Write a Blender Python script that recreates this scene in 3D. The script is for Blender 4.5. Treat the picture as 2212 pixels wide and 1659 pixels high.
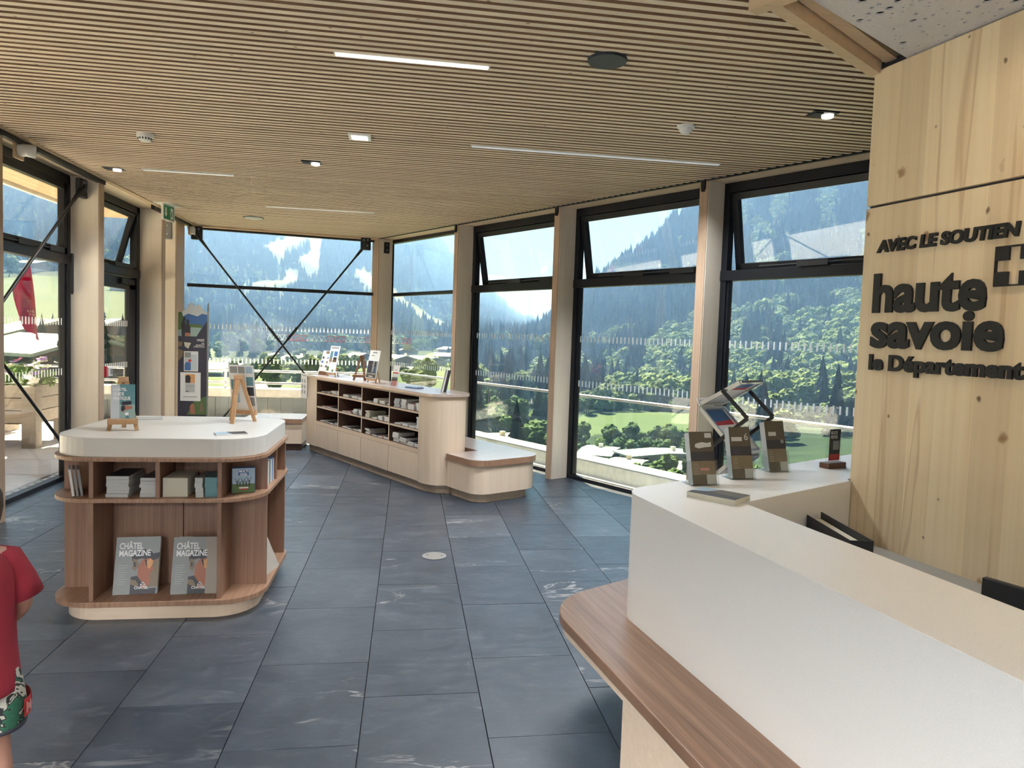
import bpy, bmesh, math, random
import numpy as np
from mathutils import Matrix, Vector, Euler
random.seed(7); rng = np.random.default_rng(11)
sc = bpy.context.scene
C = sc.collection
PI = math.pi
for _o in list(bpy.data.objects): bpy.data.objects.remove(_o)

# ---------------------------------------------------------------- camera
CAM_H = 1.65
def make_camera():
    yaw, pitch, roll = math.radians(8.895), 0.058104, 0.03418
    fw = Vector((math.sin(yaw)*math.cos(pitch), math.cos(yaw)*math.cos(pitch), -math.sin(pitch)))
    rt = Vector((math.cos(yaw), -math.sin(yaw), 0)); dn = fw.cross(rt)
    r2 = rt*math.cos(roll) - dn*math.sin(roll); d2 = rt*math.sin(roll) + dn*math.cos(roll)
    cd = bpy.data.cameras.new('camera'); co = bpy.data.objects.new('camera', cd); C.objects.link(co)
    M = Matrix((r2, -d2, -fw)).transposed().to_4x4(); M.translation = (0, 0, CAM_H)
    co.matrix_world = M
    cd.sensor_fit = 'HORIZONTAL'; cd.sensor_width = 36; cd.lens = 1547.4*36/2212
    cd.shift_x = (1106-1122.73)/2212; cd.shift_y = (817.26-829.5)/2212
    cd.clip_start = .05; cd.clip_end = 30000
    sc.camera = co
make_camera()
# ---------------------------------------------------------------- sky, sun, exposure
SUN_DIR = Vector((-.08, .62, .78)).normalized()          # towards the sun
SUN_STRENGTH = 8.2; SKY_STRENGTH = .005; EXPOSURE = 2.2; FILL_LAMP_W = 92
w = bpy.data.worlds.new('sky'); sc.world = w; w.use_nodes = True
nt = w.node_tree; nt.nodes.clear()
wo = nt.nodes.new('ShaderNodeOutputWorld'); bg = nt.nodes.new('ShaderNodeBackground'); sk = nt.nodes.new('ShaderNodeTexSky')
sk.sky_type = 'NISHITA'; sk.sun_disc = False; sk.sun_elevation = math.asin(SUN_DIR.z); sk.sun_rotation = math.atan2(SUN_DIR.x, SUN_DIR.y)
sk.altitude = 1200; sk.air_density = 1.0; sk.dust_density = .4; sk.ozone_density = 1.0
bg.inputs['Strength'].default_value = SKY_STRENGTH
nt.links.new(sk.outputs[0], bg.inputs[0]); nt.links.new(bg.outputs[0], wo.inputs[0])
sl = bpy.data.lights.new('sun', 'SUN'); sl.energy = SUN_STRENGTH; sl.angle = math.radians(.55); sl.color = (1, .95, .87)
so = bpy.data.objects.new('sun', sl); C.objects.link(so); so.rotation_euler = SUN_DIR.to_track_quat('Z', 'Y').to_euler(); so.location = (0, 0, 60)
vs = sc.view_settings; vs.view_transform = 'Standard'; vs.look = 'None'; vs.gamma = 1; vs.use_curve_mapping = False; vs.exposure = EXPOSURE
cy = sc.cycles
cy.max_bounces = 6; cy.diffuse_bounces = 4; cy.glossy_bounces = 3; cy.transmission_bounces = 5; cy.transparent_max_bounces = 16; cy.volume_bounces = 1
cy.caustics_reflective = False; cy.caustics_refractive = False; cy.sample_clamp_indirect = 6; cy.use_denoising = True; cy.use_adaptive_sampling = True; cy.adaptive_threshold = .18; cy.adaptive_min_samples = 16
cy.use_light_tree = True

# ---------------------------------------------------------------- materials
MATS = {}
def srgb(r, g, b):
    f = lambda c: (c/255/12.92 if c/255 <= .04045 else ((c/255+.055)/1.055)**2.4)
    return (f(r), f(g), f(b), 1)
def nmat(name):
    m = bpy.data.materials.new(name); m.use_nodes = True; MATS[name] = m
    t = m.node_tree; b = t.nodes['Principled BSDF']
    return m, t, b
def plain(name, col, rough=.5, metal=0, spec=.5, emit=None, es=1, alpha=None, trans=0):
    m, t, b = nmat(name)
    if len(col) == 3: col = (*col, 1)
    b.inputs['Base Color'].default_value = col; b.inputs['Roughness'].default_value = rough; b.inputs['Metallic'].default_value = metal
    b.inputs['Specular IOR Level'].default_value = spec
    if emit: b.inputs['Emission Color'].default_value = (*emit[:3], 1); b.inputs['Emission Strength'].default_value = es
    if trans: b.inputs['Transmission Weight'].default_value = trans
    return m
def N(t, typ, **kw):
    n = t.nodes.new(typ)
    for k, v in kw.items():
        if k in n.inputs.keys(): n.inputs[k].default_value = v
        else: setattr(n, k, v)
    return n
def L(t, a, b): t.links.new(a, b)
def ramp(t, src, stops):
    r = t.nodes.new('ShaderNodeValToRGB'); e = r.color_ramp.elements
    while len(e) < len(stops): e.new(.5)
    for i, (p, c) in enumerate(stops):
        e[i].position = p; e[i].color = c if len(c) == 4 else (*c, 1)
    L(t, src, r.inputs[0]); return r
def coords(t, scale=(1, 1, 1), rnd=0, kind='Object'):
    tc = t.nodes.new('ShaderNodeTexCoord'); mp = t.nodes.new('ShaderNodeMapping'); mp.inputs['Scale'].default_value = scale
    L(t, tc.outputs[kind], mp.inputs['Vector'])
    if rnd:
        oi = t.nodes.new('ShaderNodeObjectInfo'); mu = N(t, 'ShaderNodeMath', operation='MULTIPLY'); mu.inputs[1].default_value = rnd
        cb = t.nodes.new('ShaderNodeCombineXYZ'); L(t, oi.outputs['Random'], mu.inputs[0])
        for i in range(3): L(t, mu.outputs[0], cb.inputs[i])
        L(t, cb.outputs[0], mp.inputs['Location'])
    return mp.outputs[0]
def mixc(t, fac, a, b, mode='MIX'):
    m = t.nodes.new('ShaderNodeMix'); m.data_type = 'RGBA'; m.blend_type = mode
    for s, v in ((0, fac), (6, a), (7, b)):
        if hasattr(v, 'is_output'): L(t, v, m.inputs[s])
        else: m.inputs[s].default_value = v
    return m.outputs[2]
def bump(t, b, h, strength=.1, dist=.01):
    n = N(t, 'ShaderNodeBump'); n.inputs['Strength'].default_value = strength; n.inputs['Distance'].default_value = dist
    L(t, h, n.inputs['Height']); L(t, n.outputs[0], b.inputs['Normal'])
def wood(name, c1, c2, scale=(1.5, 30, 30), rough=.5, rnd=20, knots=0, kscale=(2, 9, 9), kcol=(.16, .08, .035, 1), vary=0, bmp=.05, spec=.35):
    m, t, b = nmat(name); v = coords(t, scale, rnd)
    n = N(t, 'ShaderNodeTexNoise', Scale=1.0, Detail=6, Roughness=.62, Distortion=.6); L(t, v, n.inputs['Vector'])
    col = ramp(t, n.outputs[0], ((.28, c1), (.72, c2))).outputs[0]
    if knots:
        v2 = coords(t, kscale, rnd+7); vo = N(t, 'ShaderNodeTexVoronoi', Scale=1.0, Randomness=1.0); L(t, v2, vo.inputs['Vector'])
        kr = ramp(t, vo.outputs['Distance'], ((knots*.45, (1, 1, 1)), (knots, (0, 0, 0))))
        col = mixc(t, kr.outputs[0], col, kcol)
    if vary:
        oi = t.nodes.new('ShaderNodeObjectInfo'); r = ramp(t, oi.outputs['Random'], ((0, (1-vary,)*3), (1, (1+vary*.6,)*3)))
        col = mixc(t, 1.0, col, r.outputs[0], 'MULTIPLY')
    L(t, col, b.inputs['Base Color']); b.inputs['Roughness'].default_value = rough; b.inputs['Specular IOR Level'].default_value = spec
    if bmp: bump(t, b, n.outputs[0], bmp, .004)
    return m

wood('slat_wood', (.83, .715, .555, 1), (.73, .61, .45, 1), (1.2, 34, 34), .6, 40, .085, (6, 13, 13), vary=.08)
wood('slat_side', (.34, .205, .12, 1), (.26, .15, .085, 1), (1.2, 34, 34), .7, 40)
wood('slat_backing', (.075, .045, .028, 1), (.05, .03, .02, 1), (2, 8, 8), .7, 0)
wood('trim_wood', (.66, .50, .33, 1), (.56, .41, .26, 1), (2, 30, 30), .55, 9, .06, (1.5, 6, 6))
wood('post_wood', (.84, .765, .665, 1), (.76, .675, .565, 1), (18, 18, 1.1), .55, 15, vary=.06)
wood('post_edge', (.53, .385, .28, 1), (.41, .285, .195, 1), (60, 60, .7), .55, 15)
wood('lintel_wood', (.80, .67, .49, 1), (.72, .585, .41, 1), (3, 3, 14), .55, 3)
wood('birch', (.82, .675, .53, 1), (.74, .59, .45, 1), (22, 22, 1.1), .45, 11, vary=.05)
wood('birch_h', (.79, .63, .48, 1), (.70, .54, .40, 1), (1.5, 30, 30), .45, 11)
wood('top_wood', (.60, .50, .44, 1), (.47, .37, .32, 1), (60, 2, 60), .22, 5, spec=.6, bmp=.02)
wood('easel_wood', (.62, .39, .215, 1), (.47, .28, .15, 1), (14, 14, 14), .45, 30, vary=.12)
wood('easel_dark', (.24, .12, .07, 1), (.16, .08, .045, 1), (14, 14, 14), .4, 30)
wood('planter_wood', (.42, .36, .31, 1), (.29, .245, .21, 1), (2, 20, 20), .8, 30, vary=.15)
wood('soffit_wood', (.72, .52, .33, 1), (.60, .42, .26, 1), (2, 20, 20), .6, 30, vary=.1)
wood('chalet_wood', (.26, .155, .09, 1), (.17, .10, .06, 1), (.6, .6, 8), .8, 30, vary=.25)
def stripes(name, ca, cb, cc, axis, freq=55, rough=.4, spec=.4):   # strip-laminated timber
    m, t, b = nmat(name); s = [1.2, 1.2, 1.2]; s[axis] = freq
    v = coords(t, s, 13)
    n = N(t, 'ShaderNodeTexNoise', Scale=1.0, Detail=3, Roughness=.55); L(t, v, n.inputs['Vector'])
    s2 = [3, 3, 3]; s2[axis] = freq*4
    n2 = N(t, 'ShaderNodeTexNoise', Scale=1.0, Detail=4, Roughness=.6); L(t, coords(t, s2, 3), n2.inputs['Vector'])
    c1 = ramp(t, n.outputs[0], ((.3, ca), (.52, cb), (.72, cc))).outputs[0]
    c = mixc(t, .45, c1, ramp(t, n2.outputs[0], ((.3, ca), (.7, cc))).outputs[0])
    L(t, c, b.inputs['Base Color']); b.inputs['Roughness'].default_value = rough; b.inputs['Specular IOR Level'].default_value = spec
    return m
stripes('island_wood', (.20, .105, .07, 1), (.29, .165, .11, 1), (.37, .225, .15, 1), 0)
stripes('island_wood_y', (.20, .105, .07, 1), (.29, .165, .11, 1), (.37, .225, .15, 1), 1)
stripes('island_edge', (.23, .12, .075, 1), (.36, .21, .135, 1), (.46, .29, .19, 1), 0, 70)
stripes('ledge_wood', (.14, .075, .045, 1), (.25, .14, .085, 1), (.37, .225, .145, 1), 0, 40, .32, .5)
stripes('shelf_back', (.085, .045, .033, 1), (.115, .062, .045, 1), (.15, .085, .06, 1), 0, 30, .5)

def m_clt():
    m, t, b = nmat('clt_wood')      # object space: x along the wall, z up
    tc = t.nodes.new('ShaderNodeTexCoord'); sp = t.nodes.new('ShaderNodeSeparateXYZ'); L(t, tc.outputs['Object'], sp.inputs[0])
    sn = N(t, 'ShaderNodeMath', operation='MULTIPLY'); sn.inputs[1].default_value = 6.3; L(t, sp.outputs[0], sn.inputs[0])
    fl = N(t, 'ShaderNodeMath', operation='FLOOR'); L(t, sn.outputs[0], fl.inputs[0])
    wn = t.nodes.new('ShaderNodeTexWhiteNoise'); wn.noise_dimensions = '1D'; L(t, fl.outputs[0], wn.inputs['W'])
    n = N(t, 'ShaderNodeTexNoise', Scale=1.0, Detail=5, Roughness=.6, Distortion=.3); L(t, coords(t, (30, 30, .55)), n.inputs['Vector'])
    base = ramp(t, n.outputs[0], ((.3, (.85, .72, .50, 1)), (.62, (.79, .64, .42, 1)), (.78, (.62, .44, .25, 1)))).outputs[0]
    tint = ramp(t, wn.outputs[0], ((0, (.90, .87, .84)), (1, (1.06, 1.06, 1.05)))).outputs[0]
    c = mixc(t, 1.0, base, tint, 'MULTIPLY')
    # heartwood streaks on some boards
    n3 = N(t, 'ShaderNodeTexNoise', Scale=1.0, Detail=2, Distortion=.4); L(t, coords(t, (9, 9, .5)), n3.inputs['Vector'])
    c = mixc(t, ramp(t, n3.outputs[0], ((.62, (0, 0, 0)), (.66, (.5, .5, .5)), (.70, (.15, .15, .15)))).outputs[0], c, (.47, .29, .14, 1))
    for sc_, th, kc in (((4.6, 4.6, 3.4), .125, (.33, .185, .08, 1)), ((8, 8, 5.5), .085, (.14, .07, .03, 1))):
        d = N(t, 'ShaderNodeTexNoise', Scale=14.0, Detail=2); L(t, coords(t), d.inputs['Vector'])
        vm = N(t, 'ShaderNodeVectorMath', operation='MULTIPLY_ADD'); vm.inputs[1].default_value = (.25, .25, .25)
        L(t, d.outputs['Color'], vm.inputs[0]); L(t, coords(t, sc_), vm.inputs[2])
        vo = N(t, 'ShaderNodeTexVoronoi', Scale=1.0, Randomness=1.0); L(t, vm.outputs[0], vo.inputs['Vector'])
        c = mixc(t, ramp(t, vo.outputs['Distance'], ((0, (1, 1, 1)), (th*.6, (.75, .75, .75)), (th, (0, 0, 0)))).outputs[0], c, kc)
    L(t, c, b.inputs['Base Color']); b.inputs['Roughness'].default_value = .5; b.inputs['Specular IOR Level'].default_value = .3
    bump(t, b, n.outputs[0], .06, .003)
m_clt()
def m_slate():
    m, t, b = nmat('slate')
    v = coords(t, (1, 1, 1), 31)
    n = N(t, 'ShaderNodeTexNoise', Scale=2.6, Detail=9, Roughness=.68, Distortion=.5); L(t, v, n.inputs['Vector'])
    n2 = N(t, 'ShaderNodeTexNoise', Scale=1.0, Detail=8, Roughness=.72, Distortion=1.2); L(t, coords(t, (5, 16, 1), 17), n2.inputs['Vector'])
    c = ramp(t, n.outputs[0], ((.3, (.034, .043, .058, 1)), (.55, (.052, .064, .084, 1)), (.75, (.090, .101, .120, 1)))).outputs[0]
    c = mixc(t, ramp(t, n2.outputs[0], ((.55, (0, 0, 0)), (.72, (.55, .55, .55)))).outputs[0], c, (.155, .168, .19, 1))
    oi = t.nodes.new('ShaderNodeObjectInfo')
    c = mixc(t, 1.0, c, ramp(t, oi.outputs['Random'], ((0, (.80, .82, .85)), (.8, (1.05, 1.04, 1.03)), (1, (1.5, 1.45, 1.38)))).outputs[0], 'MULTIPLY')
    # pale quartz veins on a few slabs
    vn = N(t, 'ShaderNodeTexNoise', Scale=1.1, Detail=5, Roughness=.6, Distortion=.7); L(t, coords(t, (.8, 2.2, 1), 53), vn.inputs['Vector'])
    ab = N(t, 'ShaderNodeMath', operation='SUBTRACT'); ab.inputs[1].default_value = .5; L(t, vn.outputs[0], ab.inputs[0])
    a2 = N(t, 'ShaderNodeMath', operation='ABSOLUTE'); L(t, ab.outputs[0], a2.inputs[0])
    vr = ramp(t, a2.outputs[0], ((.0, (.75, .75, .75)), (.005, (.5, .5, .5)), (.010, (0, 0, 0))))
    gm = N(t, 'ShaderNodeTexNoise', Scale=.9, Detail=1); L(t, coords(t, (1, 1, 1), 71), gm.inputs['Vector'])
    gate = ramp(t, gm.outputs[0], ((.56, (0, 0, 0)), (.62, (1, 1, 1)))).outputs[0]
    c = mixc(t, mixc(t, 1.0, vr.outputs[0], gate, 'MULTIPLY'), c, (.36, .35, .34, 1))
    L(t, c, b.inputs['Base Color'])
    L(t, ramp(t, n2.outputs[0], ((.35, (.33,)*3), (.7, (.52,)*3))).outputs[0], b.inputs['Roughness'])
    b.inputs['Specular IOR Level'].default_value = .62
    h = mixc(t, .5, n.outputs[0], n2.outputs[0])
    bump(t, b, h, .32, .006)
m_slate()
plain('grout', (.035, .037, .04), .9)
def speckle(name, c1, c2, rough, sc_=300, spec=.4, bm=0):
    m, t, b = nmat(name); n = N(t, 'ShaderNodeTexNoise', Scale=sc_, Detail=2); L(t, coords(t), n.inputs['Vector'])
    L(t, ramp(t, n.outputs[0], ((.35, c1), (.65, c2))).outputs[0], b.inputs['Base Color']); b.inputs['Roughness'].default_value = rough
    b.inputs['Specular IOR Level'].default_value = spec
    if bm: bump(t, b, n.outputs[0], bm, .002)
    return m
speckle('solid_white', (.74, .725, .69, 1), (.68, .665, .63, 1), .38, 420)
speckle('plaster_white', (.66, .645, .635, 1), (.60, .59, .58, 1), .85, 120)
speckle('concrete', (.70, .68, .64, 1), (.60, .58, .55, 1), .8, 12)
speckle('paving', (.78, .77, .75, 1), (.70, .69, .67, 1), .7, 9)
speckle('kick', (.62, .50, .38, 1), (.56, .44, .33, 1), .5, 30)
plain('frame_black', (.0075, .0095, .014), .4, 0, .4)
plain('steel_black', (.010, .011, .012), .42, 0, .5)
plain('steel', (.55, .56, .57), .3, 1)
plain('alu', (.62, .63, .64), .35, .9)
plain('grey_metal', (.26, .275, .28), .45, .5)
plain('white_plastic', (.78, .78, .76), .4)
plain('grey_plastic', (.42, .44, .40), .45)
plain('black_plastic', (.013, .015, .018), .5)
plain('slate_plastic', (.035, .045, .055), .6)
plain('paper', (.80, .80, .78), .7)
plain('paper_grey', (.52, .54, .54), .7)
plain('paper_cream', (.62, .60, .50), .8)
plain('cover_grey', (.27, .285, .28), .5)
plain('card_brown', (.40, .36, .31), .8)
plain('red_box', (.42, .02, .03), .4)
plain('exit_green', (.01, .22, .09), .5)
plain('letter_black', (.010, .010, .011), .45)
plain('ink_dark', (.035, .035, .045), .5)
plain('ink_navy', (.045, .045, .07), .45)
plain('ink_blue', (.06, .16, .40), .5)
plain('ink_sky', (.36, .50, .62), .5)
plain('ink_teal', (.12, .27, .30), .4)
plain('ink_green', (.10, .17, .06), .6)
plain('ink_lake', (.30, .42, .40), .5)
plain('ink_skin', (.42, .17, .11), .6)
plain('ink_orange', (.70, .35, .14), .5)
plain('ink_red', (.50, .03, .03), .5)
plain('ink_pink', (.62, .26, .24), .6)
plain('ink_tan', (.22, .165, .105), .5)
plain('ink_olive', (.085, .075, .055), .4)
plain('ink_white', (.85, .85, .85), .5)
plain('ink_grey', (.27, .28, .28), .5)
def m_glass(name, tint, base=.05, rough=0.0):
    m = bpy.data.materials.new(name); m.use_nodes = True; MATS[name] = m; t = m.node_tree; t.nodes.clear()
    o = N(t, 'ShaderNodeOutputMaterial'); tr = N(t, 'ShaderNodeBsdfTransparent'); tr.inputs[0].default_value = (*tint, 1)
    gl = N(t, 'ShaderNodeBsdfGlossy'); gl.inputs['Roughness'].default_value = rough; gl.inputs[0].default_value = (1, 1, 1, 1)
    lw = N(t, 'ShaderNodeLayerWeight'); lw.inputs['Blend'].default_value = .5
    pw = N(t, 'ShaderNodeMath', operation='POWER'); pw.inputs[1].default_value = 5.0; L(t, lw.outputs['Facing'], pw.inputs[0])
    fr = N(t, 'ShaderNodeMath', operation='MULTIPLY_ADD'); fr.inputs[1].default_value = .93; fr.inputs[2].default_value = .04; L(t, pw.outputs[0], fr.inputs[0])
    mx = N(t, 'ShaderNodeMixShader'); L(t, fr.outputs[0], mx.inputs[0]); L(t, tr.outputs[0], mx.inputs[1]); L(t, gl.outputs[0], mx.inputs[2])
    L(t, mx.outputs[0], o.inputs[0])
m_glass('glass', (.96, .98, .985)); m_glass('acrylic', (.93, .95, .95)); m_glass('guard_glass', (.86, .945, .93))
plain('lamp_white', (.9, .9, .9), .5, emit=(1, .97, .92), es=.5)
plain('lamp_line', (.9, .9, .9), .5, emit=(.92, .96, 1), es=.4)
plain('lamp_dim', (.7, .72, .74), .4, emit=(.92, .96, 1), es=.06)
plain('lamp_spot', (.9, .9, .9), .5, emit=(1, .93, .82), es=.8)
plain('lamp_warm', (.9, .9, .9), .5, emit=(1, .74, .45), es=30)
plain('lamp_room', (.9, .9, .9), .5, emit=(.86, .94, 1), es=.4)
plain('skin', (.40, .205, .145), .55)
plain('hair', (.05, .028, .015), .6)
plain('shirt_red', (.26, .014, .028), .85)
plain('shoe', (.05, .05, .06), .6)
def m_flag():
    m = bpy.data.materials.new('flag_cloth'); m.use_nodes = True; MATS['flag_cloth'] = m; t = m.node_tree; t.nodes.clear()
    o = N(t, 'ShaderNodeOutputMaterial'); d = N(t, 'ShaderNodeBsdfDiffuse'); tl = N(t, 'ShaderNodeBsdfTranslucent'); mx = N(t, 'ShaderNodeMixShader')
    d.inputs[0].default_value = (.30, .008, .035, 1); tl.inputs[0].default_value = (.34, .006, .035, 1); mx.inputs[0].default_value = .4
    L(t, d.outputs[0], mx.inputs[1]); L(t, tl.outputs[0], mx.inputs[2]); L(t, mx.outputs[0], o.inputs[0])
m_flag()
def m_film():
    m = bpy.data.materials.new('rail_dash'); m.use_nodes = True; MATS['rail_dash'] = m; t = m.node_tree; t.nodes.clear()
    o = N(t, 'ShaderNodeOutputMaterial'); d = N(t, 'ShaderNodeBsdfDiffuse'); tl = N(t, 'ShaderNodeBsdfTranslucent'); mx = N(t, 'ShaderNodeMixShader')
    d.inputs[0].default_value = (.9, .92, .94, 1); tl.inputs[0].default_value = (.95, .96, .97, 1); mx.inputs[0].default_value = .6
    L(t, d.outputs[0], mx.inputs[1]); L(t, tl.outputs[0], mx.inputs[2]); L(t, mx.outputs[0], o.inputs[0])
m_film()
def foliage(name, ca, cb, cc, sc_=1.2):
    m, t, b = nmat(name); n = N(t, 'ShaderNodeTexNoise', Scale=sc_, Detail=4); L(t, coords(t, (1, 1, 1), 50), n.inputs['Vector'])
    oi = t.nodes.new('ShaderNodeObjectInfo')
    ad = N(t, 'ShaderNodeMath', operation='MULTIPLY_ADD'); ad.inputs[1].default_value = .45; L(t, oi.outputs['Random'], ad.inputs[0])
    m2 = N(t, 'ShaderNodeMath', operation='MULTIPLY'); m2.inputs[1].default_value = .55; L(t, n.outputs[0], m2.inputs[0]); L(t, m2.outputs[0], ad.inputs[2])
    L(t, ramp(t, ad.outputs[0], ((.15, ca), (.5, cb), (.85, cc))).outputs[0], b.inputs['Base Color']); b.inputs['Roughness'].default_value = .9
    b.inputs['Specular IOR Level'].default_value = .15
foliage('fir_green', (.014, .027, .017, 1), (.024, .044, .024, 1), (.045, .072, .032, 1), .5)
foliage('leaf_green', (.040, .072, .022, 1), (.078, .128, .040, 1), (.140, .195, .070, 1), .8)
foliage('shrub_green', (.10, .19, .04, 1), (.20, .33, .08, 1), (.32, .46, .13, 1), 9)
plain('bark', (.10, .07, .05), .9)
def m_ground():
    m, t, b = nmat('alpine_ground')
    at = N(t, 'ShaderNodeAttribute', attribute_name='meadow')
    n = N(t, 'ShaderNodeTexNoise', Scale=.02, Detail=8, Roughness=.65); L(t, coords(t), n.inputs['Vector'])
    g = ramp(t, n.outputs[0], ((.3, (.068, .098, .036, 1)), (.7, (.098, .122, .056, 1)))).outputs[0]
    n2 = N(t, 'ShaderNodeTexNoise', Scale=.12, Detail=6); L(t, coords(t), n2.inputs['Vector'])
    f = ramp(t, n2.outputs[0], ((.35, (.016, .028, .016, 1)), (.65, (.032, .050, .024, 1)))).outputs[0]
    L(t, mixc(t, at.outputs['Fac'], f, g), b.inputs['Base Color']); b.inputs['Roughness'].default_value = .95; b.inputs['Specular IOR Level'].default_value = .1
m_ground()
plain('roof_pale', (.60, .61, .62), .55); plain('roof_tan', (.58, .50, .40), .7); plain('roof_dark', (.17, .16, .16), .7)
plain('render_wall', (.62, .58, .52), .8); plain('window_dark', (.05, .06, .08), .2); plain('crane_red', (.55, .03, .05), .5); plain('crane_white', (.8, .8, .8), .5)
plain('petal_pink', (.70, .10, .35), .7); plain('petal_violet', (.22, .09, .45), .7); plain('petal_white', (.85, .85, .75), .7); plain('soil', (.06, .04, .03), 1)
plain('dark_wall', (.36, .33, .29), .8)
plain('cladding', (.20, .225, .245), .6)
plain('sky_print', (.55, .60, .64), .5)

# ---------------------------------------------------------------- mesh helpers
class MB:
    def __init__(s): s.v = []; s.f = []; s.m = []; s.mi = 0
    def quad(s, pts, mi=None):
        b = len(s.v); s.v += [tuple(p) for p in pts]; s.f.append(tuple(range(b, b+len(pts)))); s.m.append(s.mi if mi is None else mi)
        return s
    def box(s, x0, x1, y0, y1, z0, z1, M=None, mi=None, mtop=None):
        p = [Vector((x, y, z)) for z in (z0, z1) for y in (y0, y1) for x in (x0, x1)]
        if M is not None: p = [M @ q for q in p]
        b = len(s.v); s.v += [tuple(q) for q in p]; k = s.mi if mi is None else mi
        for i, f in enumerate(((0, 2, 3, 1), (4, 5, 7, 6), (0, 1, 5, 4), (2, 6, 7, 3), (0, 4, 6, 2), (1, 3, 7, 5))):
            s.f.append(tuple(b+j for j in f)); s.m.append(mtop if (mtop is not None and i == 1) else k)
        return s
    def prism(s, poly, z0, z1, M=None, mi=None, mside=None):
        n = len(poly); b = len(s.v); k = s.mi if mi is None else mi
        for z in (z0, z1):
            for p in poly:
                q = Vector((p[0], p[1], z)); s.v.append(tuple(M @ q if M is not None else q))
        s.f.append(tuple(b+i for i in reversed(range(n)))); s.m.append(k)
        s.f.append(tuple(b+n+i for i in range(n))); s.m.append(k)
        for i in range(n):
            j = (i+1) % n; s.f.append((b+i, b+j, b+n+j, b+n+i)); s.m.append(k if mside is None else mside)
        return s
    def wall(s, path, z0, z1, th, mi=None):      # vertical strip of thickness th following an open 2D path
        n = len(path); P = [Vector((p[0], p[1])) for p in path]; inn = []
        for i in range(n):
            a = P[max(i-1, 0)]; c = P[min(i+1, n-1)]; d = (c-a).normalized(); inn.append(P[i]+Vector((-d.y, d.x))*th)
        s.prism([tuple(p) for p in P]+[tuple(p) for p in reversed(inn)], z0, z1, mi=mi) if False else None
        for i in range(n-1):
            s.prism([tuple(P[i]), tuple(P[i+1]), tuple(inn[i+1]), tuple(inn[i])], z0, z1, mi=mi)
        return s
    def tube(s, a, b_, r, n=10, r2=None, mi=None, caps=True):
        a = Vector(a); b_ = Vector(b_); r2 = r if r2 is None else r2; d = (b_-a).normalized()
        u = d.orthogonal().normalized(); v = d.cross(u); b = len(s.v); k = s.mi if mi is None else mi
        for c, rr in ((a, r), (b_, r2)):
            for i in range(n):
                t = 2*PI*i/n; s.v.append(tuple(c+(u*math.cos(t)+v*math.sin(t))*rr))
        for i in range(n):
            j = (i+1) % n; s.f.append((b+i, b+j, b+n+j, b+n+i)); s.m.append(k)
        if caps:
            s.f.append(tuple(b+i for i in reversed(range(n)))); s.m.append(k); s.f.append(tuple(b+n+i for i in range(n))); s.m.append(k)
        return s
    def bar(s, a, b_, w_, h_, up=(0, 0, 1), mi=None):          # rectangular bar between two points
        a = Vector(a); b_ = Vector(b_); d = (b_-a); l = d.length; d.normalize(); up = Vector(up)
        x = d.cross(up)
        if x.length < 1e-4: x = d.orthogonal()
        x.normalize(); z = x.cross(d)
        M = Matrix((x, d, z)).transposed().to_4x4(); M.translation = a
        return s.box(-w_/2, w_/2, 0, l, -h_/2, h_/2, M, mi)
    def lathe(s, prof, n=24, M=None, mi=None):
        b = len(s.v); k = s.mi if mi is None else mi; m = len(prof)
        for r, z in prof:
            for i in range(n):
                q = Vector((r*math.cos(2*PI*i/n), r*math.sin(2*PI*i/n), z)); s.v.append(tuple(M @ q if M is not None else q))
        for a in range(m-1):
            for i in range(n):
                j = (i+1) % n; s.f.append((b+a*n+i, b+a*n+j, b+(a+1)*n+j, b+(a+1)*n+i)); s.m.append(k)
        s.f.append(tuple(b+i for i in reversed(range(n)))); s.m.append(k); s.f.append(tuple(b+(m-1)*n+i for i in range(n))); s.m.append(k)
        return s
    def mesh(s, name, mats):
        me = bpy.data.meshes.new(name); me.from_pydata(s.v, [], s.f)
        for m in (mats if isinstance(mats, (list, tuple)) else [mats]): me.materials.append(MATS[m])
        me.polygons.foreach_set('material_index', s.m); me.update()
        return me
    def obj(s, name, mats, parent=None, smooth=False, bevel=0, seg=2, fix=False):
        me = s.mesh(name, mats)
        if fix or bevel:
            bm = bmesh.new(); bm.from_mesh(me); bmesh.ops.recalc_face_normals(bm, faces=bm.faces); bm.to_mesh(me); bm.free()
        o = link(name, me, parent)
        if smooth:
            for p in me.polygons: p.use_smooth = True
            me.set_sharp_from_angle(angle=math.radians(40))
        if bevel:
            md = o.modifiers.new('edge', 'BEVEL'); md.width = bevel; md.segments = seg; md.limit_method = 'ANGLE'; md.angle_limit = math.radians(50)
        return o
def link(name, data, parent=None):
    o = bpy.data.objects.new(name, data); C.objects.link(o)
    if parent is not None: o.parent = parent
    return o
def thing(name, label, cat, M=None, group=None):
    o = link(name, None); o['label'] = label; o['category'] = cat; o.empty_display_size = .1
    if group: o['group'] = group
    if M is not None: o.matrix_world = M if isinstance(M, Matrix) else Matrix.Translation(M)
    return o
def tag(o, label, cat, group=None):
    o['label'] = label; o['category'] = cat
    if group: o['group'] = group
    return o
def struct(o, label=None):
    o['kind'] = 'structure'
    if label: o['label'] = label
    return o
def frame(o, u, v=None, out=None):      # matrix from origin + local x axis (2D) with z up
    u = Vector((u[0], u[1], 0)).normalized(); y = Vector((-u.y, u.x, 0))
    M = Matrix((u, y, Vector((0, 0, 1)))).transposed().to_4x4(); M.translation = Vector(o); return M
def TR(x, y, z, rz=0, rx=0, ry=0):
    return Matrix.Translation((x, y, z)) @ Euler((rx, ry, rz), 'XYZ').to_matrix().to_4x4()
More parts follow.
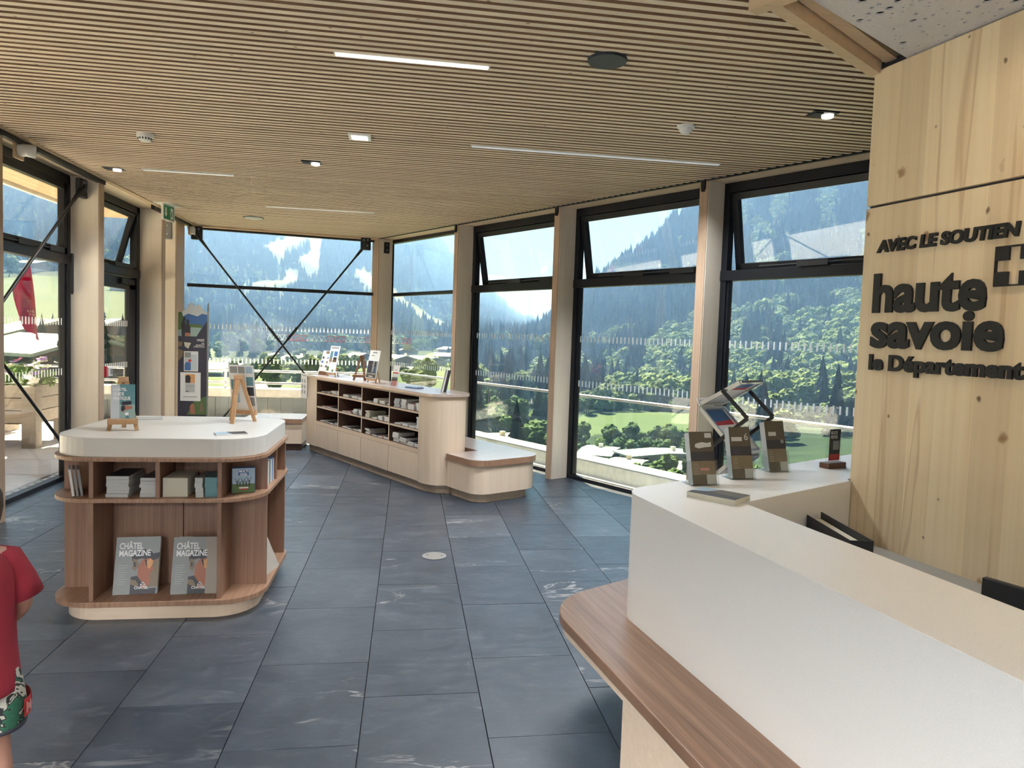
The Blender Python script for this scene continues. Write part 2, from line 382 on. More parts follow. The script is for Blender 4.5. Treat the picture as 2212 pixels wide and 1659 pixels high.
def dup(root, M=None, label=None, group=None):
    r = root.copy(); C.objects.link(r)
    if M is not None: r.matrix_world = M
    if label: r['label'] = label
    if group: r['group'] = group
    for ch in root.children:
        c = ch.copy(); C.objects.link(c); c.parent = r
        for g in ch.children:
            d = g.copy(); C.objects.link(d); d.parent = c
    return r
def text(name, body, size, mat, parent, M, ext=0.0, bold=0.0, sx=1.0, align='LEFT', space=1.0, shear=0.0):
    cu = bpy.data.curves.new(name, 'FONT'); cu.body = body; cu.size = size; cu.extrude = ext; cu.offset = bold; cu.align_x = align
    cu.space_character = space; cu.shear = shear; cu.resolution_u = 4; cu.materials.append(MATS[mat])
    tmp = link(name+'_curve', cu); bpy.context.view_layer.update()
    me = bpy.data.meshes.new_from_object(tmp.evaluated_get(bpy.context.evaluated_depsgraph_get())); me.name = name
    bpy.data.objects.remove(tmp); bpy.data.curves.remove(cu)
    if not me.materials: me.materials.append(MATS[mat])
    o = link(name, me, parent); o.matrix_local = M @ Matrix.Diagonal((sx, 1, 1, 1)); return o
def area_lamp(name, parent, M, sx, sy, watt, col, spread=120):
    l = bpy.data.lights.new(name, 'AREA'); l.shape = 'RECTANGLE'; l.size = sx; l.size_y = sy; l.energy = watt; l.color = col; l.spread = math.radians(spread)
    o = bpy.data.objects.new(name, l); C.objects.link(o); o.parent = parent; o.matrix_local = M; return o
def clip(poly, a, b, c):                 # keep a*x+b*y<=c
    out = []
    for i in range(len(poly)):
        p, q = poly[i], poly[(i+1) % len(poly)]; dp = a*p[0]+b*p[1]-c; dq = a*q[0]+b*q[1]-c
        if dp <= 0: out.append(p)
        if dp*dq < 0:
            k = dp/(dp-dq); out.append((p[0]+(q[0]-p[0])*k, p[1]+(q[1]-p[1])*k))
    return out
def arc(cx, cy, r, a0, a1, n=10):
    return [(cx+r*math.cos(math.radians(a0+(a1-a0)*i/n)), cy+r*math.sin(math.radians(a0+(a1-a0)*i/n))) for i in range(n+1)]
def rrect(x0, x1, y0, y1, r, n=8):
    rs = r if isinstance(r, (list, tuple)) else (r,)*4     # (x0y0, x1y0, x1y1, x0y1)
    return arc(x0+rs[0], y0+rs[0], rs[0], 180, 270, n)+arc(x1-rs[1], y0+rs[1], rs[1], 270, 360, n)+arc(x1-rs[2], y1-rs[2], rs[2], 0, 90, n)+arc(x0+rs[3], y1-rs[3], rs[3], 90, 180, n)
def lookup(T, az):
    A = [c[0] for c in T]; k = len(T[0][1])
    return (np.array([np.interp(az, A, [c[1][i][0] for c in T]) for i in range(k)]), np.array([np.interp(az, A, [c[1][i][1] for c in T]) for i in range(k)]))
# ================================================================= STRUCTURE
H = 3.15
NX, NY = .866025, .5                     # outward normal of the right glazed facade
DX, DY = .5, -.866025                    # its run direction (towards the viewer)
FR = frame((0, 0, 0), (DX, DY))          # local (s, n, z)
FL = frame((0, 0, 0), (0, 1))            # left facade local (y, -x, z)
BA = (-3.3, 11.5, 0); FB = frame(BA, (.9856, .169))
def sn(s, n): return (s*DX+n*NX, s*DY+n*NY)
def sn3(s, n, z): return (s*DX+n*NX, s*DY+n*NY, z)
K = (1.365, 2.722); EP = (2.232, 3.298)  # bulkhead corner and free edge of the timber wall
FW = frame((EP[0], EP[1], 0), (.189, -.982))

# ---- floor: screed slab with slate tiles
fl = MB().prism([(-3.6, -5), (5.2, -5), (5.2, 2.5), sn(-10.95, 5.8), (-3.5, 11.55)], -.2, -.02).obj('floor', 'grout'); struct(fl)
TW, TL = .52, .73
tile_me = {}
cnt = 0
for ci in range(-7, 11):
    x0 = -.158+TW*ci
    off = 4.29 if ci % 2 else 3.94
    for rj in range(-4, 12):
        y0 = off+TL*rj
        if y0+TL < 1.6: continue
        g = .0022
        P = [(x0+g, y0+g), (x0+TW-g, y0+g), (x0+TW-g, y0+TL-g), (x0+g, y0+TL-g)]
        Q = clip(P, NX, NY, 5.76); Q = clip(Q, -1, 0, 3.52); Q = clip(Q, -.169, .9856, -.169*-3.3+.9856*11.5-.0)
        Q = clip(Q, .982, .189, .982*EP[0]+.189*EP[1]+3.0)
        if len(Q) < 3: continue
        a = .5*abs(sum(Q[i][0]*Q[(i+1) % len(Q)][1]-Q[(i+1) % len(Q)][0]*Q[i][1] for i in range(len(Q))))
        if a < .01: continue
        if x0 > 2.4 and y0 < 3.2: continue
        cx, cy_ = x0+TW/2, y0+TL/2; dz = random.uniform(-.0006, .0006)
        R = [(p[0]-cx, p[1]-cy_) for p in Q]
        if a > TW*TL*.97:
            if 'full' not in tile_me: tile_me['full'] = MB().prism([(-TW/2+g, -TL/2+g), (TW/2-g, -TL/2+g), (TW/2-g, TL/2-g), (-TW/2+g, TL/2-g)], -.02, 0).mesh('tile', 'slate')
            me = tile_me['full']
        else: me = MB().prism(R, -.02, 0).mesh('tile', 'slate')
        o = link('tile', me, fl); o.location = (cx, cy_, dz); cnt += 1
rest = MB().prism([(-3.52, -5), (5.1, -5), (5.1, 1.6), (-3.52, 1.6)], -.02, -.001).obj('tile_field', 'slate', fl); rest['kind'] = 'stuff'
hx = MB().lathe(((.088, 0), (.090, .003), (.090, .004), (.078, .0055), (.0, .0055)), 32).obj('floor_box', 'alu'); hx.location = (.227, 5.268, 0)
tag(hx, 'round brushed metal floor box lid set in the slate tiles', 'floor box')
for q in ((-.05, .01), (.055, -.01)):
    p = MB().lathe(((.006, .0055), (.006, .0068), (.0, .0068)), 10).obj('screw', 'steel_black', hx); p.location = (q[0], q[1], 0)

# ---- ceiling: backing board with slats
ce = MB().prism([(-3.6, -5), (5.2, -5), (5.2, 2.5), sn(-10.95, 5.85), (-3.6, 11.55)], 3.225, 3.25).obj('ceiling', 'slat_backing'); struct(ce)
y = .62
while y < 11.95:
    xl = -3.19
    if y > 11.40: xl = max(xl, -3.3+(y-11.42)/.1715)
    if y > 3.30: xr = (5.485-.5*y)/NX
    elif y > 2.722: xr = 1.365+1.505*(y-2.722)
    else: xr = 1.365+(2.722-y)*.577
    if xr-xl > .1:
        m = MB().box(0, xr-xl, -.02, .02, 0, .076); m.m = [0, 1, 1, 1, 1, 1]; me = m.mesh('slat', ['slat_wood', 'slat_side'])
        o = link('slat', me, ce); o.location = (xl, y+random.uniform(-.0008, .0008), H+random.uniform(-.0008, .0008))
    y += .0702
# border strips and shadow gaps of the slat ceiling
tr1 = MB().box(-5, 11.6, 3.165, 3.20, 3.138, 3.2, FL).obj('trim_1', 'trim_wood'); struct(tr1)
tr2 = MB().box(-5, 8.26, 3.203, 3.25, 3.098, 3.2, FL).obj('trim_2', 'frame_black'); struct(tr2); tr2 = MB().box(9.75, 11.3, 3.203, 3.25, 3.098, 3.2, FL).obj('trim_12', 'frame_black'); struct(tr2)
tr3 = MB().box(-10.9, 1.5, 5.485, 5.515, 3.142, 3.2, FR).obj('trim_3', 'frame_black'); struct(tr3)
tr4 = MB().box(-.1, 3.0, -.12, .02, 3.128, 3.2, FB).obj('trim_4', 'trim_wood'); struct(tr4)
lin = MB().box(-5, 11.6, 3.245, 3.6, 3.152, 3.2, FL).obj('trim_5', 'lintel_wood'); struct(lin)
lin = MB().box(-10.95, 1.5, 5.515, 5.9, 3.152, 3.2, FR).obj('trim_6', 'lintel_wood'); struct(lin)

# ---- bulkhead beams framing the perforated ceiling
B1 = MB().bar((K[0]+.02, K[1]+.012, 3.06), (EP[0], EP[1]+.0, 3.06), .055, .14).obj('trim_7', 'trim_wood'); struct(B1)
off = Vector((DX, DY, 0))*.075
B1b = MB().bar(Vector((K[0], K[1], 3.075))+off, Vector((EP[0], EP[1], 3.075))+off, .06, .075).obj('trim_8', 'trim_wood'); struct(B1b)
B2 = MB().bar((K[0]-DX*.07, K[1]-DY*.07, 3.06), (K[0]+DX*5.2, K[1]+DY*5.2, 3.06), .06, .17).obj('trim_9', 'trim_wood'); struct(B2)
# perforated plasterboard (holes cut through a filled curve)
cu = bpy.data.curves.new('perforated_panel', 'CURVE'); cu.dimensions = '2D'; cu.fill_mode = 'BOTH'; cu.extrude = .004
def poly2(pts):
    sp_ = cu.splines.new('POLY'); sp_.points.add(len(pts)-1); sp_.use_cyclic_u = True
    for p, q in zip(sp_.points, pts): p.co = (q[0], q[1], 0, 1)
def sn_of(x, y): return (x*DX+y*DY, x*NX+y*NY)
s0, n0 = sn_of(*K); WQ = 1.9
region = [(s0+.10, n0+.03), (s0+.10, n0+1.16), (s0+WQ, n0+1.16+(WQ-.1)*.33), (s0+WQ, n0+.03)]
poly2(region)
circ = []
tries = 0
while len(circ) < 620 and tries < 40000:
    tries += 1
    r = random.choice((.0045, .005, .0055, .006, .0085, .010, .016, .018))
    s_, n_ = random.uniform(s0+.13, s0+WQ-.04), random.uniform(n0+.06, n0+1.7)
    if n_ > n0+1.13+(s_-s0-.1)*.33-.03: continue
    if all((s_-a)**2+(n_-b)**2 > (r+c+.011)**2 for a, b, c in circ): circ.append((s_, n_, r))
for s_, n_, r in circ: poly2([(s_+r*math.cos(k*PI/6), n_+r*math.sin(k*PI/6)) for k in range(12)])
pc = link('perforated_ceiling', cu); pc.matrix_world = FR @ Matrix.Translation((0, 0, 3.0203)); cu.materials.append(MATS['plaster_white'])
dg = bpy.context.evaluated_depsgraph_get(); pm = bpy.data.meshes.new_from_object(pc.evaluated_get(dg)); mw = pc.matrix_world.copy()
bpy.data.objects.remove(pc); pc = link('ceiling_perforated', pm); pc.matrix_world = mw; struct(pc, 'white plasterboard ceiling with scattered round perforations beside the timber wall')
bk = MB().box(s0+.08, s0+WQ+3.6, n0+.02, n0+3.2, 3.06, 3.075, FR).obj('ceiling_backing', 'black_plastic'); struct(bk)
mv = MB().box(s0+WQ, s0+WQ+3.5, n0+.03, n0+3.0, 3.016, 3.03, FR).obj('ceiling_plain', 'plaster_white'); struct(mv)

# ---- timber wall with the sign (two panels, shadow joint between)
wr = MB().box(0, 7.5, .02, .11, 0, 3.05).obj('wall_right', 'ink_dark'); wr.matrix_world = FW; struct(wr)
MB().box(-.004, 7.5, 0, .115, 0, 2.340).obj('panel', 'clt_wood', wr, bevel=.002)
MB().box(-.004, 7.5, 0, .115, 2.353, 3.009).obj('panel', 'clt_wood', wr, bevel=.002)
# ---- remaining enclosure behind the viewer
wbk = MB().box(-3.7, 5.3, -5.1, -5, -.2, 3.24).obj('wall_rear', 'dark_wall'); struct(wbk)
wlr = MB().box(-5, 2.38, 3.52, 3.6, 0, 3.2, FL).obj('wall_added_left', 'dark_wall'); struct(wlr)  # unseen, added solid in place of window bays to keep light out
wsd = MB().box(-.2, -.1, 3.9, 6.0, 0, 3.2, FR).obj('wall_far_right', 'lintel_wood'); struct(wsd)
rf = MB().prism([(-5.0, -5.6), (6.2, -5.6), sn(-1.0, 6.7), sn(-11.2, 6.7), (-.2, 13.45), (-5.0, 12.7)], 3.42, 3.7).obj('roof', 'roof_dark'); struct(rf)

# ---- timber columns
def column(M, u0, u1, o0, o1, name='timber_column', z1=H):
    m = MB(); m.box(u0, u1, o0+.012, o1, 0, z1, M, 0); m.box(u0+.004, u1-.004, o0, o0+.012, 0, z1, M, 1)
    o = m.obj(name, ['post_wood', 'post_edge'], bevel=.002); struct(o); return o
for s_ in (-4.15, -6.185, -8.26, -2.15): column(FR, s_-.10, s_, 5.5, 5.79)
cR = column(FR, -10.72, -10.50, 5.47, 5.72)
for y_ in (8.15, 10.09, 6.23, 4.31, 2.38): column(FL, y_, y_+.12, 3.22, 3.50)
cC = column(FL, 10.92, 11.30, 3.30, 3.50)
gp = MB().box(10.36, 10.47, 3.36, 3.5, 0, H, FL).obj('trim_10', 'grey_metal'); struct(gp)
# dark steel seats on top of the right posts
for s_ in (-4.15, -6.185, -8.26):
    m = MB(); m.box(s_-.072, s_-.028, 5.482, 5.56, 3.02+.05, 3.15, FR); m.tube(FR @ Vector((s_-.05, 5.487, 3.045)), FR @ Vector((s_-.05, 5.487, 3.09)), .018, 12)
    o = m.obj('post_shoe', 'steel_black'); tag(o, {-4.15: 'small black steel shoe at top of the timber column nearest the desk', -6.185: 'small black steel shoe at top of the middle window column', -8.26: 'small black steel shoe at top of the column beside the shelving unit'}[s_], 'bracket')

# ---- windows
def dashes(M, u0, u1, o, parent, zs=(1.645, 1.128)):
    m = MB()
    for z in zs:
        u = u0+.045
        while u < u1-.02:
            m.box(u, u+.016, o-.0015, o, z-.036, z+.036, M); u += .058
    d = m.obj('marker_dashes', 'rail_dash', parent); d['kind'] = 'stuff'; return d
def window(idx, M, u0, u1, o, sash=True, thin=False, top=3.15, dash=True, tilt=10.5):
    fw_ = .03 if thin else .062
    r = MB().box(u0, u0+fw_, o, o+.085, 0, top, M); r.box(u1-fw_, u1, o, o+.085, 0, top, M)
    r.box(u0, u1, o, o+.085, top-(.05 if thin else .15 if not sash else .09), top, M); r.box(u0, u1, o, o+.085, 0, .045, M)
    zt = 2.24
    r.box(u0, u1, o-.01 if not thin else o, o+.085, zt, zt+(.05 if thin else .095), M)
    if not thin: r.box(u0, u0+fw_+.02, o+.02, o+.085, 0, zt, M); r.box(u1-fw_-.02, u1, o+.02, o+.085, 0, zt, M)
    w_ = r.obj('window_%d' % idx, 'frame_black', bevel=.003); struct(w_)
    MB().box(u0+fw_, u1-fw_, o+.04, o+.052, .045, zt, M).obj('pane', 'glass', w_)
    if sash:
        a0, a1 = u0+fw_+.012, u1-fw_-.012; zb, zh = zt+.10, top-.095
        S = M @ Matrix.Translation((0, o+.03, zh)) @ Matrix.Rotation(math.radians(tilt), 4, 'X') @ Matrix.Translation((0, -o-.03, -zh))
        f = MB(); fs = .062
        f.box(a0, a0+fs, o, o+.065, zb, zh, S); f.box(a1-fs, a1, o, o+.065, zb, zh, S); f.box(a0, a1, o, o+.065, zh-fs, zh, S); f.box(a0, a1, o, o+.065, zb, zb+fs, S)
        so_ = f.obj('sash', 'frame_black', w_, bevel=.003)
        MB().box(a0+fs, a1-fs, o+.03, o+.042, zb+fs, zh-fs, S).obj('pane', 'glass', so_)
        g = MB(); g.box((a0+a1)/2-.16, (a0+a1)/2+.12, o-.03, o+.02, zt+.095, zt+.14, M); g.box(a1-.42, a1-.12, o-.03, o+.02, zt+.095, zt+.145, M)
        g.tube(M @ Vector((a0+.35, o-.02, zt+.115)), M @ Vector((a1-.15, o-.02, zt+.125)), .008, 8)
        g.obj('window_opener', 'black_plastic', w_)
    else:
        MB().box(u0+fw_, u1-fw_, o+.04, o+.052, zt+.05, top-.05, M).obj('pane', 'glass', w_)
    if dash: dashes(M, u0+fw_, u1-fw_, o+.038, w_)
    return w_
w1 = window(1, FR, -4.15, -2.25, 5.75)
w2 = window(2, FR, -6.185, -4.25, 5.75)
w3 = window(3, FR, -8.26, -6.285, 5.75)
w4 = window(4, FR, -10.68, -8.36, 5.75, sash=False, thin=True)
w5 = window(5, FR, -2.15, -.15, 5.75)
for s_ in (-4.15, -6.185, -8.26):          # little lock rosettes on the mullions
    wN = {-4.15: w1, -6.185: w2, -8.26: w3}[s_]
    MB().lathe(((.010, 0), (.010, .012), (0, .012)), 12, FR @ Matrix.Translation((s_+.03, 5.752, 1.58)) @ Matrix.Rotation(PI/2, 4, 'X')).obj('lock', 'steel_black', wN)
w6 = window(6, FL, 6.35, 8.15, 3.50, tilt=0)
k = 7
for y0, y1 in ((4.43, 6.23), (2.5, 4.31)):
    window(k, FL, y0, y1, 3.50, dash=False); k += 1
w12 = window(12, FL, 10.21, 10.92, 3.50, sash=False, thin=True, dash=False)
h = MB(); h.tube(FL @ Vector((8.09, 3.46, 1.95)), FL @ Vector((8.09, 3.46, 2.35)), .016, 10); h.tube(FL @ Vector((8.09, 3.46, 1.93)), FL @ Vector((8.09, 3.46, 1.95)), .012, 10)
h.obj('pull_handle', 'black_plastic', w6)
# back glazing: two big panes and a thin transom
r = MB().box(-.02, 2.78, 0, .06, 2.235, 2.285, FB); r.box(-.02, 2.78, 0, .06, 3.10, 3.16, FB); r.box(-.02, 2.78, 0, .06, 0, .04, FB)
wb = r.obj('window_13', 'frame_black'); struct(wb)
MB().box(-.02, 2.78, .025, .035, .04, 2.235, FB).obj('pane', 'glass', wb); MB().box(-.02, 2.78, .025, .035, 2.285, 3.10, FB).obj('pane', 'glass', wb)
dashes(FB, 0.02, 2.74, .024, wb)
# door in the left facade with a tilted light above
def door():
    M = FL; u0, u1, o = 8.27, 10.09, 3.50
    r = MB(); r.box(u0, u0+.06, o, o+.085, 0, H, M); r.box(u1-.10, u1, o, o+.085, 0, H, M); r.box(u0, u1, o, o+.085, H-.09, H, M); r.box(u0, u1, o-.01, o+.085, 2.235, 2.34, M); r.box(u0, u1, o, o+.085, 0, .03, M)
    d = r.obj('door_1', 'frame_black', bevel=.003); struct(d)
    lf = MB(); a0, a1, z0, z1 = u0+.07, u1-.11, .03, 2.225
    lf.box(a0, a0+.11, o+.01, o+.07, z0, z1, M); lf.box(a1-.20, a1, o+.01, o+.07, z0, z1, M); lf.box(a0, a1, o+.01, o+.07, z1-.15, z1, M); lf.box(a0, a1, o+.01, o+.07, z0, z0+.12, M)
    lo = lf.obj('leaf', 'frame_black', d, bevel=.003)
    MB().box(a0+.11, a1-.20, o+.03, o+.042, z0+.12, z1-.15, M).obj('pane', 'glass', lo)
    h = MB(); h.box(a0+.02, a0+.06, o-.008, o+.01, .95, 1.18, M); h.tube(M @ Vector((a0+.04, o-.045, 1.06)), M @ Vector((a0+.17, o-.045, 1.06)), .011, 10); h.tube(M @ Vector((a0+.04, o, 1.06)), M @ Vector((a0+.04, o-.045, 1.06)), .011, 10)
    h.obj('handle', 'black_plastic', lo)
    MB().box(a1-.55, a1-.15, o-.03, o+.01, z1-.09, z1-.03, M).obj('door_closer', 'black_plastic', lo)
    a0, a1 = u0+.075, u1-.115; zb, zh = 2.345, H-.095; S = M @ Matrix.Translation((0, o+.03, zh)) @ Matrix.Rotation(math.radians(15), 4, 'X') @ Matrix.Translation((0, -o-.03, -zh))
    f = MB(); fs = .062
    f.box(a0, a0+fs, o, o+.065, zb, zh, S); f.box(a1-fs, a1, o, o+.065, zb, zh, S); f.box(a0, a1, o, o+.065, zh-fs, zh, S); f.box(a0, a1, o, o+.065, zb, zb+fs, S)
    so_ = f.obj('sash', 'frame_black', d, bevel=.003); MB().box(a0+fs, a1-fs, o+.03, o+.042, zb+fs, zh-fs, S).obj('pane', 'glass', so_)
    MB().box(a1-.75, a1-.2, o-.03, o+.02, 2.335, 2.385, M).obj('window_opener', 'black_plastic', d)
    dashes(M, u0+.2, u1-.26, o+.028, d)
door()

# ---- steel X braces with gusset plates
def brace(name, label, pts, M, plates):
    t = thing(name, label, 'brace', M)
    for i, (a, b_) in enumerate(pts):
        o = (i-.5)*.036; a = Vector(a)+Vector((0, o, 0)); b_ = Vector(b_)+Vector((0, o, 0))
        m = MB().tube(a, b_, .0145, 12); d = (b_-a).normalized()
        m.tube(a, a+d*.30, .030, 12, .016); m.tube(b_-d*.30, b_, .016, 12, .030); c = (a+b_)/2; m.tube(c-d*.13, c+d*.13, .022, 12)
        m.obj('rod', 'steel_black', t, smooth=True)
    for (x, z, sx) in plates:
        g = MB().box(x-.14 if sx > 0 else x-.02, x+.02 if sx > 0 else x+.14, -.03, .03, z-.12, z+.075).obj('gusset_plate', 'steel_black', t, bevel=.015)
        for bx, bz in ((.03, .04), (.09, .035), (.035, -.05)):
            MB().lathe(((.014, 0), (.014, .014), (0, .014)), 10, Matrix.Translation((x-sx*bx, -.03, z+bz)) @ Matrix.Rotation(PI/2, 4, 'X')).obj('bolt', 'grey_metal', g)
    return t
FLb = FL @ Matrix.Translation((0, 3.36, 0))
brace('cross_brace', 'black steel cross brace between the timber columns of the terrace window', [((4.52, 0, .10), (8.06, 0, 3.03)), ((4.52, 0, 2.97), (8.06, 0, .13))], FLb, [(8.13, 3.04, 1), (8.13, .12, 1)])
FBb = FB @ Matrix.Translation((0, -.10, 0))
brace('cross_brace', 'black steel cross brace in front of the end window facing the ski slopes', [((.10, 0, 3.03), (2.36, 0, .08)), ((2.62, 0, 3.06), (.38, 0, .08))], FBb, [(.06, 3.05, -1), (2.66, 3.07, 1)])
g = MB().box(10.90, 10.92, 3.36, 3.47, 2.86, 3.10, FL).obj('gusset_plate', 'grey_metal', bevel=.012); tag(g, 'grey bolted steel plate at top of the corner column by the poster stand', 'bracket')
for bz in (3.05, 2.93): MB().lathe(((.014, 0), (.014, .012), (0, .012)), 10, FL @ Matrix.Translation((10.90, 3.415, bz)) @ Matrix.Rotation(-PI/2, 4, 'Y')).obj('bolt', 'steel', g)
g = MB().box(-10.50, -10.485, 5.56, 5.66, 2.92, 3.10, FR).obj('gusset_plate', 'steel_black', bevel=.012); tag(g, 'black bolted plate at top of the corner column behind the shelving unit', 'bracket')
for bz in (3.05, 2.97): MB().lathe(((.012, 0), (.012, .012), (0, .012)), 10, FR @ Matrix.Translation((-10.485, 5.61, bz)) @ Matrix.Rotation(PI/2, 4, 'Y')).obj('bolt', 'grey_metal', g)

# ================================================================= OUTSIDE, NEAR
tf = MB().prism([(-12, -6), (-3.60, -6), (-3.60, 11.55), sn(-10.95, 5.85), sn(-10.95, 7.0), (-.6, 13.6), (-12, 13.6)], -.35, -.03).obj('terrace_floor', 'paving'); struct(tf)
for i in range(9):
    yy = 5.2+i*.9
    for j in range(4):
        xx = -3.78-j*1.3
        o = MB().box(-.645, .645, -.445, .445, 0, .02).obj('paving_slab', 'paving', tf) if (i, j) == (0, 0) else link('paving_slab', first_slab, tf)
        if (i, j) == (0, 0): first_slab = o.data
        o.location = (xx-.66, yy, -.03)
gr = MB()
for i in range(60): gr.box(-3.75, -3.63, 3.0+i*.14, 3.0+i*.14+.10, -.03, -.008)
gr = gr.obj('drain_grating', 'steel'); gr['kind'] = 'structure'; gr['label'] = 'steel drain grating along the terrace threshold'
bf = MB().box(-11.2, .2, 5.84, 6.16, -.4, -.02, FR).obj('balcony_floor', 'concrete'); struct(bf)
bu = MB().box(-11.2, .2, 6.16, 6.53, -2.0, .15, FR).obj('balcony_upstand', 'concrete', bevel=.006); struct(bu)
gb = thing('glass_balustrade', 'frameless glass balustrade with thin steel handrail outside the tall windows', 'balustrade', FR)
s_ = -11.1
while s_ < .1:
    MB().box(s_+.006, s_+1.034, 6.185, 6.20, .12, .93).obj('pane', 'guard_glass', gb); s_ += 1.04
MB().tube((-11.1, 6.192, .945), (.15, 6.192, .945), .018, 12).obj('handrail', 'steel', gb)
MB().box(-11.1, .15, 6.165, 6.222, .148, .162).obj('base_channel', 'alu', gb)
# end terrace: clad parapet, coping, rails
pp = MB().box(-12, -.35, 13.32, 13.55, -.4, .43).obj('parapet', 'concrete'); struct(pp)
cladm = MB().box(-.108, .108, 0, .022, .0, .43).mesh('cladding_board', 'cladding')
for i in range(52):
    o = link('cladding_board', cladm, pp); o.location = (-11.9+i*.222, 13.295+(i % 2)*.004, -.03)
MB().box(-12, -.35, 13.25, 13.62, .43, .565).obj('coping', 'concrete', pp, bevel=.01)
rl = thing('terrace_railing', 'steel tube railing with two rails above the end terrace parapet', 'railing', (0, 13.45, .565))
for z in (.09, .305): MB().tube((-12, 0, z), (-.4, 0, z), .022, 12).obj('rail', 'steel', rl)
for x in (-10.5, -8.7, -6.9, -4.9, -3.22, -.6): MB().bar((x, 0, 0), (x, 0, .30), .012, .045, up=(1, 0, 0)).obj('post', 'steel', rl)
# eaves soffit made of planks
ev = MB().box(-5.0, -3.6, -5.6, 12.9, 3.40, 3.42).obj('eaves_soffit', 'roof_dark'); struct(ev)
pm_ = MB().box(-.066, .066, 0, 18.3, 0, .02).mesh('plank', 'soffit_wood')
for i in range(10):
    o = link('plank', pm_, ev); o.location = (-4.93+i*.138, -5.5, 3.375)
ev2 = MB().prism([(-3.6, 11.65), (-.35, 12.2), (-.2, 13.45), (-5, 12.75)], 3.40, 3.42).obj('eaves_soffit', 'roof_dark'); struct(ev2)
for i in range(9):
    yo = i*.138; o = MB().box(-.35, 3.15+yo*.15, 0, .132, 3.375, 3.395, FB @ Matrix.Translation((0, .10+yo, 0))).obj('plank', 'soffit_wood', ev2)
ev3 = MB().box(-11.15, -.9, 5.85, 6.68, 3.40, 3.42, FR).obj('eaves_soffit', 'roof_dark'); struct(ev3)
for i in range(6): MB().box(-11.15, -.9, 5.86+i*.138, 5.992+i*.138, 3.375, 3.395, FR).obj('plank', 'soffit_wood', ev3)
fb = MB().box(-5.06, -5.0, -5.6, 12.75, 3.33, 3.72).obj('fascia', 'white_plastic', ev); 
# planter with flowers
pl = thing('flower_planter', 'weathered wooden planter trough with flowers on the terrace', 'planter', (-5.5, 10.55, -.01))
for (lx, ly) in ((-.72, -.42), (.68, -.42), (-.72, .42), (.68, .42)):
    MB().box(lx-.085, lx+.085, ly-.085, ly+.085, 0, .80).obj('leg', 'planter_wood', pl, bevel=.006)
for k in range(3):
    z = .32+k*.165
    for yb in (-.44, .42): MB().box(-.70, .68, yb, yb+.03, z, z+.155).obj('board', 'planter_wood', pl)
    for xb in (-.74, .70): MB().box(xb, xb+.03, -.42, .42, z, z+.155).obj('board', 'planter_wood', pl)
MB().box(-.70, .68, -.41, .41, .3, .76).obj('soil', 'soil', pl)
def leafball(n, R, c, sq=(1, 1, 1), size=.03, seed=0, mats=1):
    rr = random.Random(seed); m = MB()
    for i in range(n):
        u = Vector((rr.gauss(0, 1), rr.gauss(0, 1), rr.gauss(0, 1))).normalized()*R*(rr.random()**.4); p = Vector(c)+Vector((u.x*sq[0], u.y*sq[1], u.z*sq[2]))
        a = Vector((rr.gauss(0, 1), rr.gauss(0, 1), rr.gauss(0, 1))).normalized(); b_ = a.orthogonal().normalized(); s_ = size*rr.uniform(.6, 1.4)
        m.quad([p+a*s_, p+b_*s_*.55, p-a*s_, p-b_*s_*.55], rr.randrange(mats))
    return m
fo = leafball(1700, 1.0, (0, 0, .86), (.82, .5, .22), .045, 3).obj('foliage', 'shrub_green', pl)
rr = random.Random(5)
for k in range(64):
    x, y_ = rr.uniform(-.80, .80), rr.choice((rr.uniform(-.56, -.40), rr.uniform(-.4, .3))); z = (.93+rr.uniform(-.12, .10)) if y_ < -.4 else 1.06+rr.uniform(-.05, .08)
    m = MB(); c = Vector((x, y_, z)); rot = Euler((rr.uniform(-.9, .3), rr.uniform(-.5, .5), rr.uniform(0, 6))).to_matrix()
    for q in range(5):
        a = q*2*PI/5; d = rot @ Vector((math.cos(a), math.sin(a), .25)); e = rot @ Vector((-math.sin(a), math.cos(a), 0)); R_ = .062
        m.quad([c, c+d*R_*.7+e*R_*.45, c+d*R_*1.15, c+d*R_*.7-e*R_*.45])
    m.obj('blossom', ('petal_pink', 'petal_violet', 'petal_white')[rr.randrange(3)] if x < .3 else ('petal_white', 'petal_white', 'petal_violet')[rr.randrange(3)], pl)
# garden table edge on the terrace
gt = thing('terrace_bench', 'low wooden slatted bench beyond the flower planter on the terrace', 'bench', (-6.6, 11.6, -.01))
for i in range(4): MB().box(-.9, .9, -.25+i*.13, -.14+i*.13, .42, .45).obj('slat', 'planter_wood', gt)
for lx in (-.75, .75): MB().box(lx-.05, lx+.05, -.2, .22, 0, .42).obj('leg', 'planter_wood', gt)
# red flag on a slanting pole outside
fg = thing('flag', 'red cloth flag with small white lettering hanging on a slanting pole outside', 'flag', (-4.35, 9.0, 1.9))
FP = lambda x, z: Vector((x+4.35, 0, z-1.9))
MB().tube(FP(-4.63, 1.72)+Vector((-.12, 0, -.16)), FP(-4.29, 2.35)+Vector((.05, 0, .08)), .012, 10).obj('pole', 'alu', fg)
nu, nv = 14, 24
A0, B0, A1, B1_ = FP(-4.478, 2.015), FP(-4.295, 2.278), FP(-4.300, 1.54), FP(-4.210, 1.415)
AM, BM_ = FP(-4.47, 1.72), FP(-4.222, 1.62)
def fpt(u, v):
    l = A0*(1-v)**2+AM*2*v*(1-v)+A1*v*v; r = B0*(1-v)**2+BM_*2*v*(1-v)+B1_*v*v
    p = l*(1-u)+r*u; return p+Vector((0, .05*math.sin(u*8+v*4)*(.25+v)+.12*v*(u-.5), 0))
m = MB()
for i in range(nu+1):
    for j in range(nv+1): m.v.append(tuple(fpt(i/nu, j/nv)))
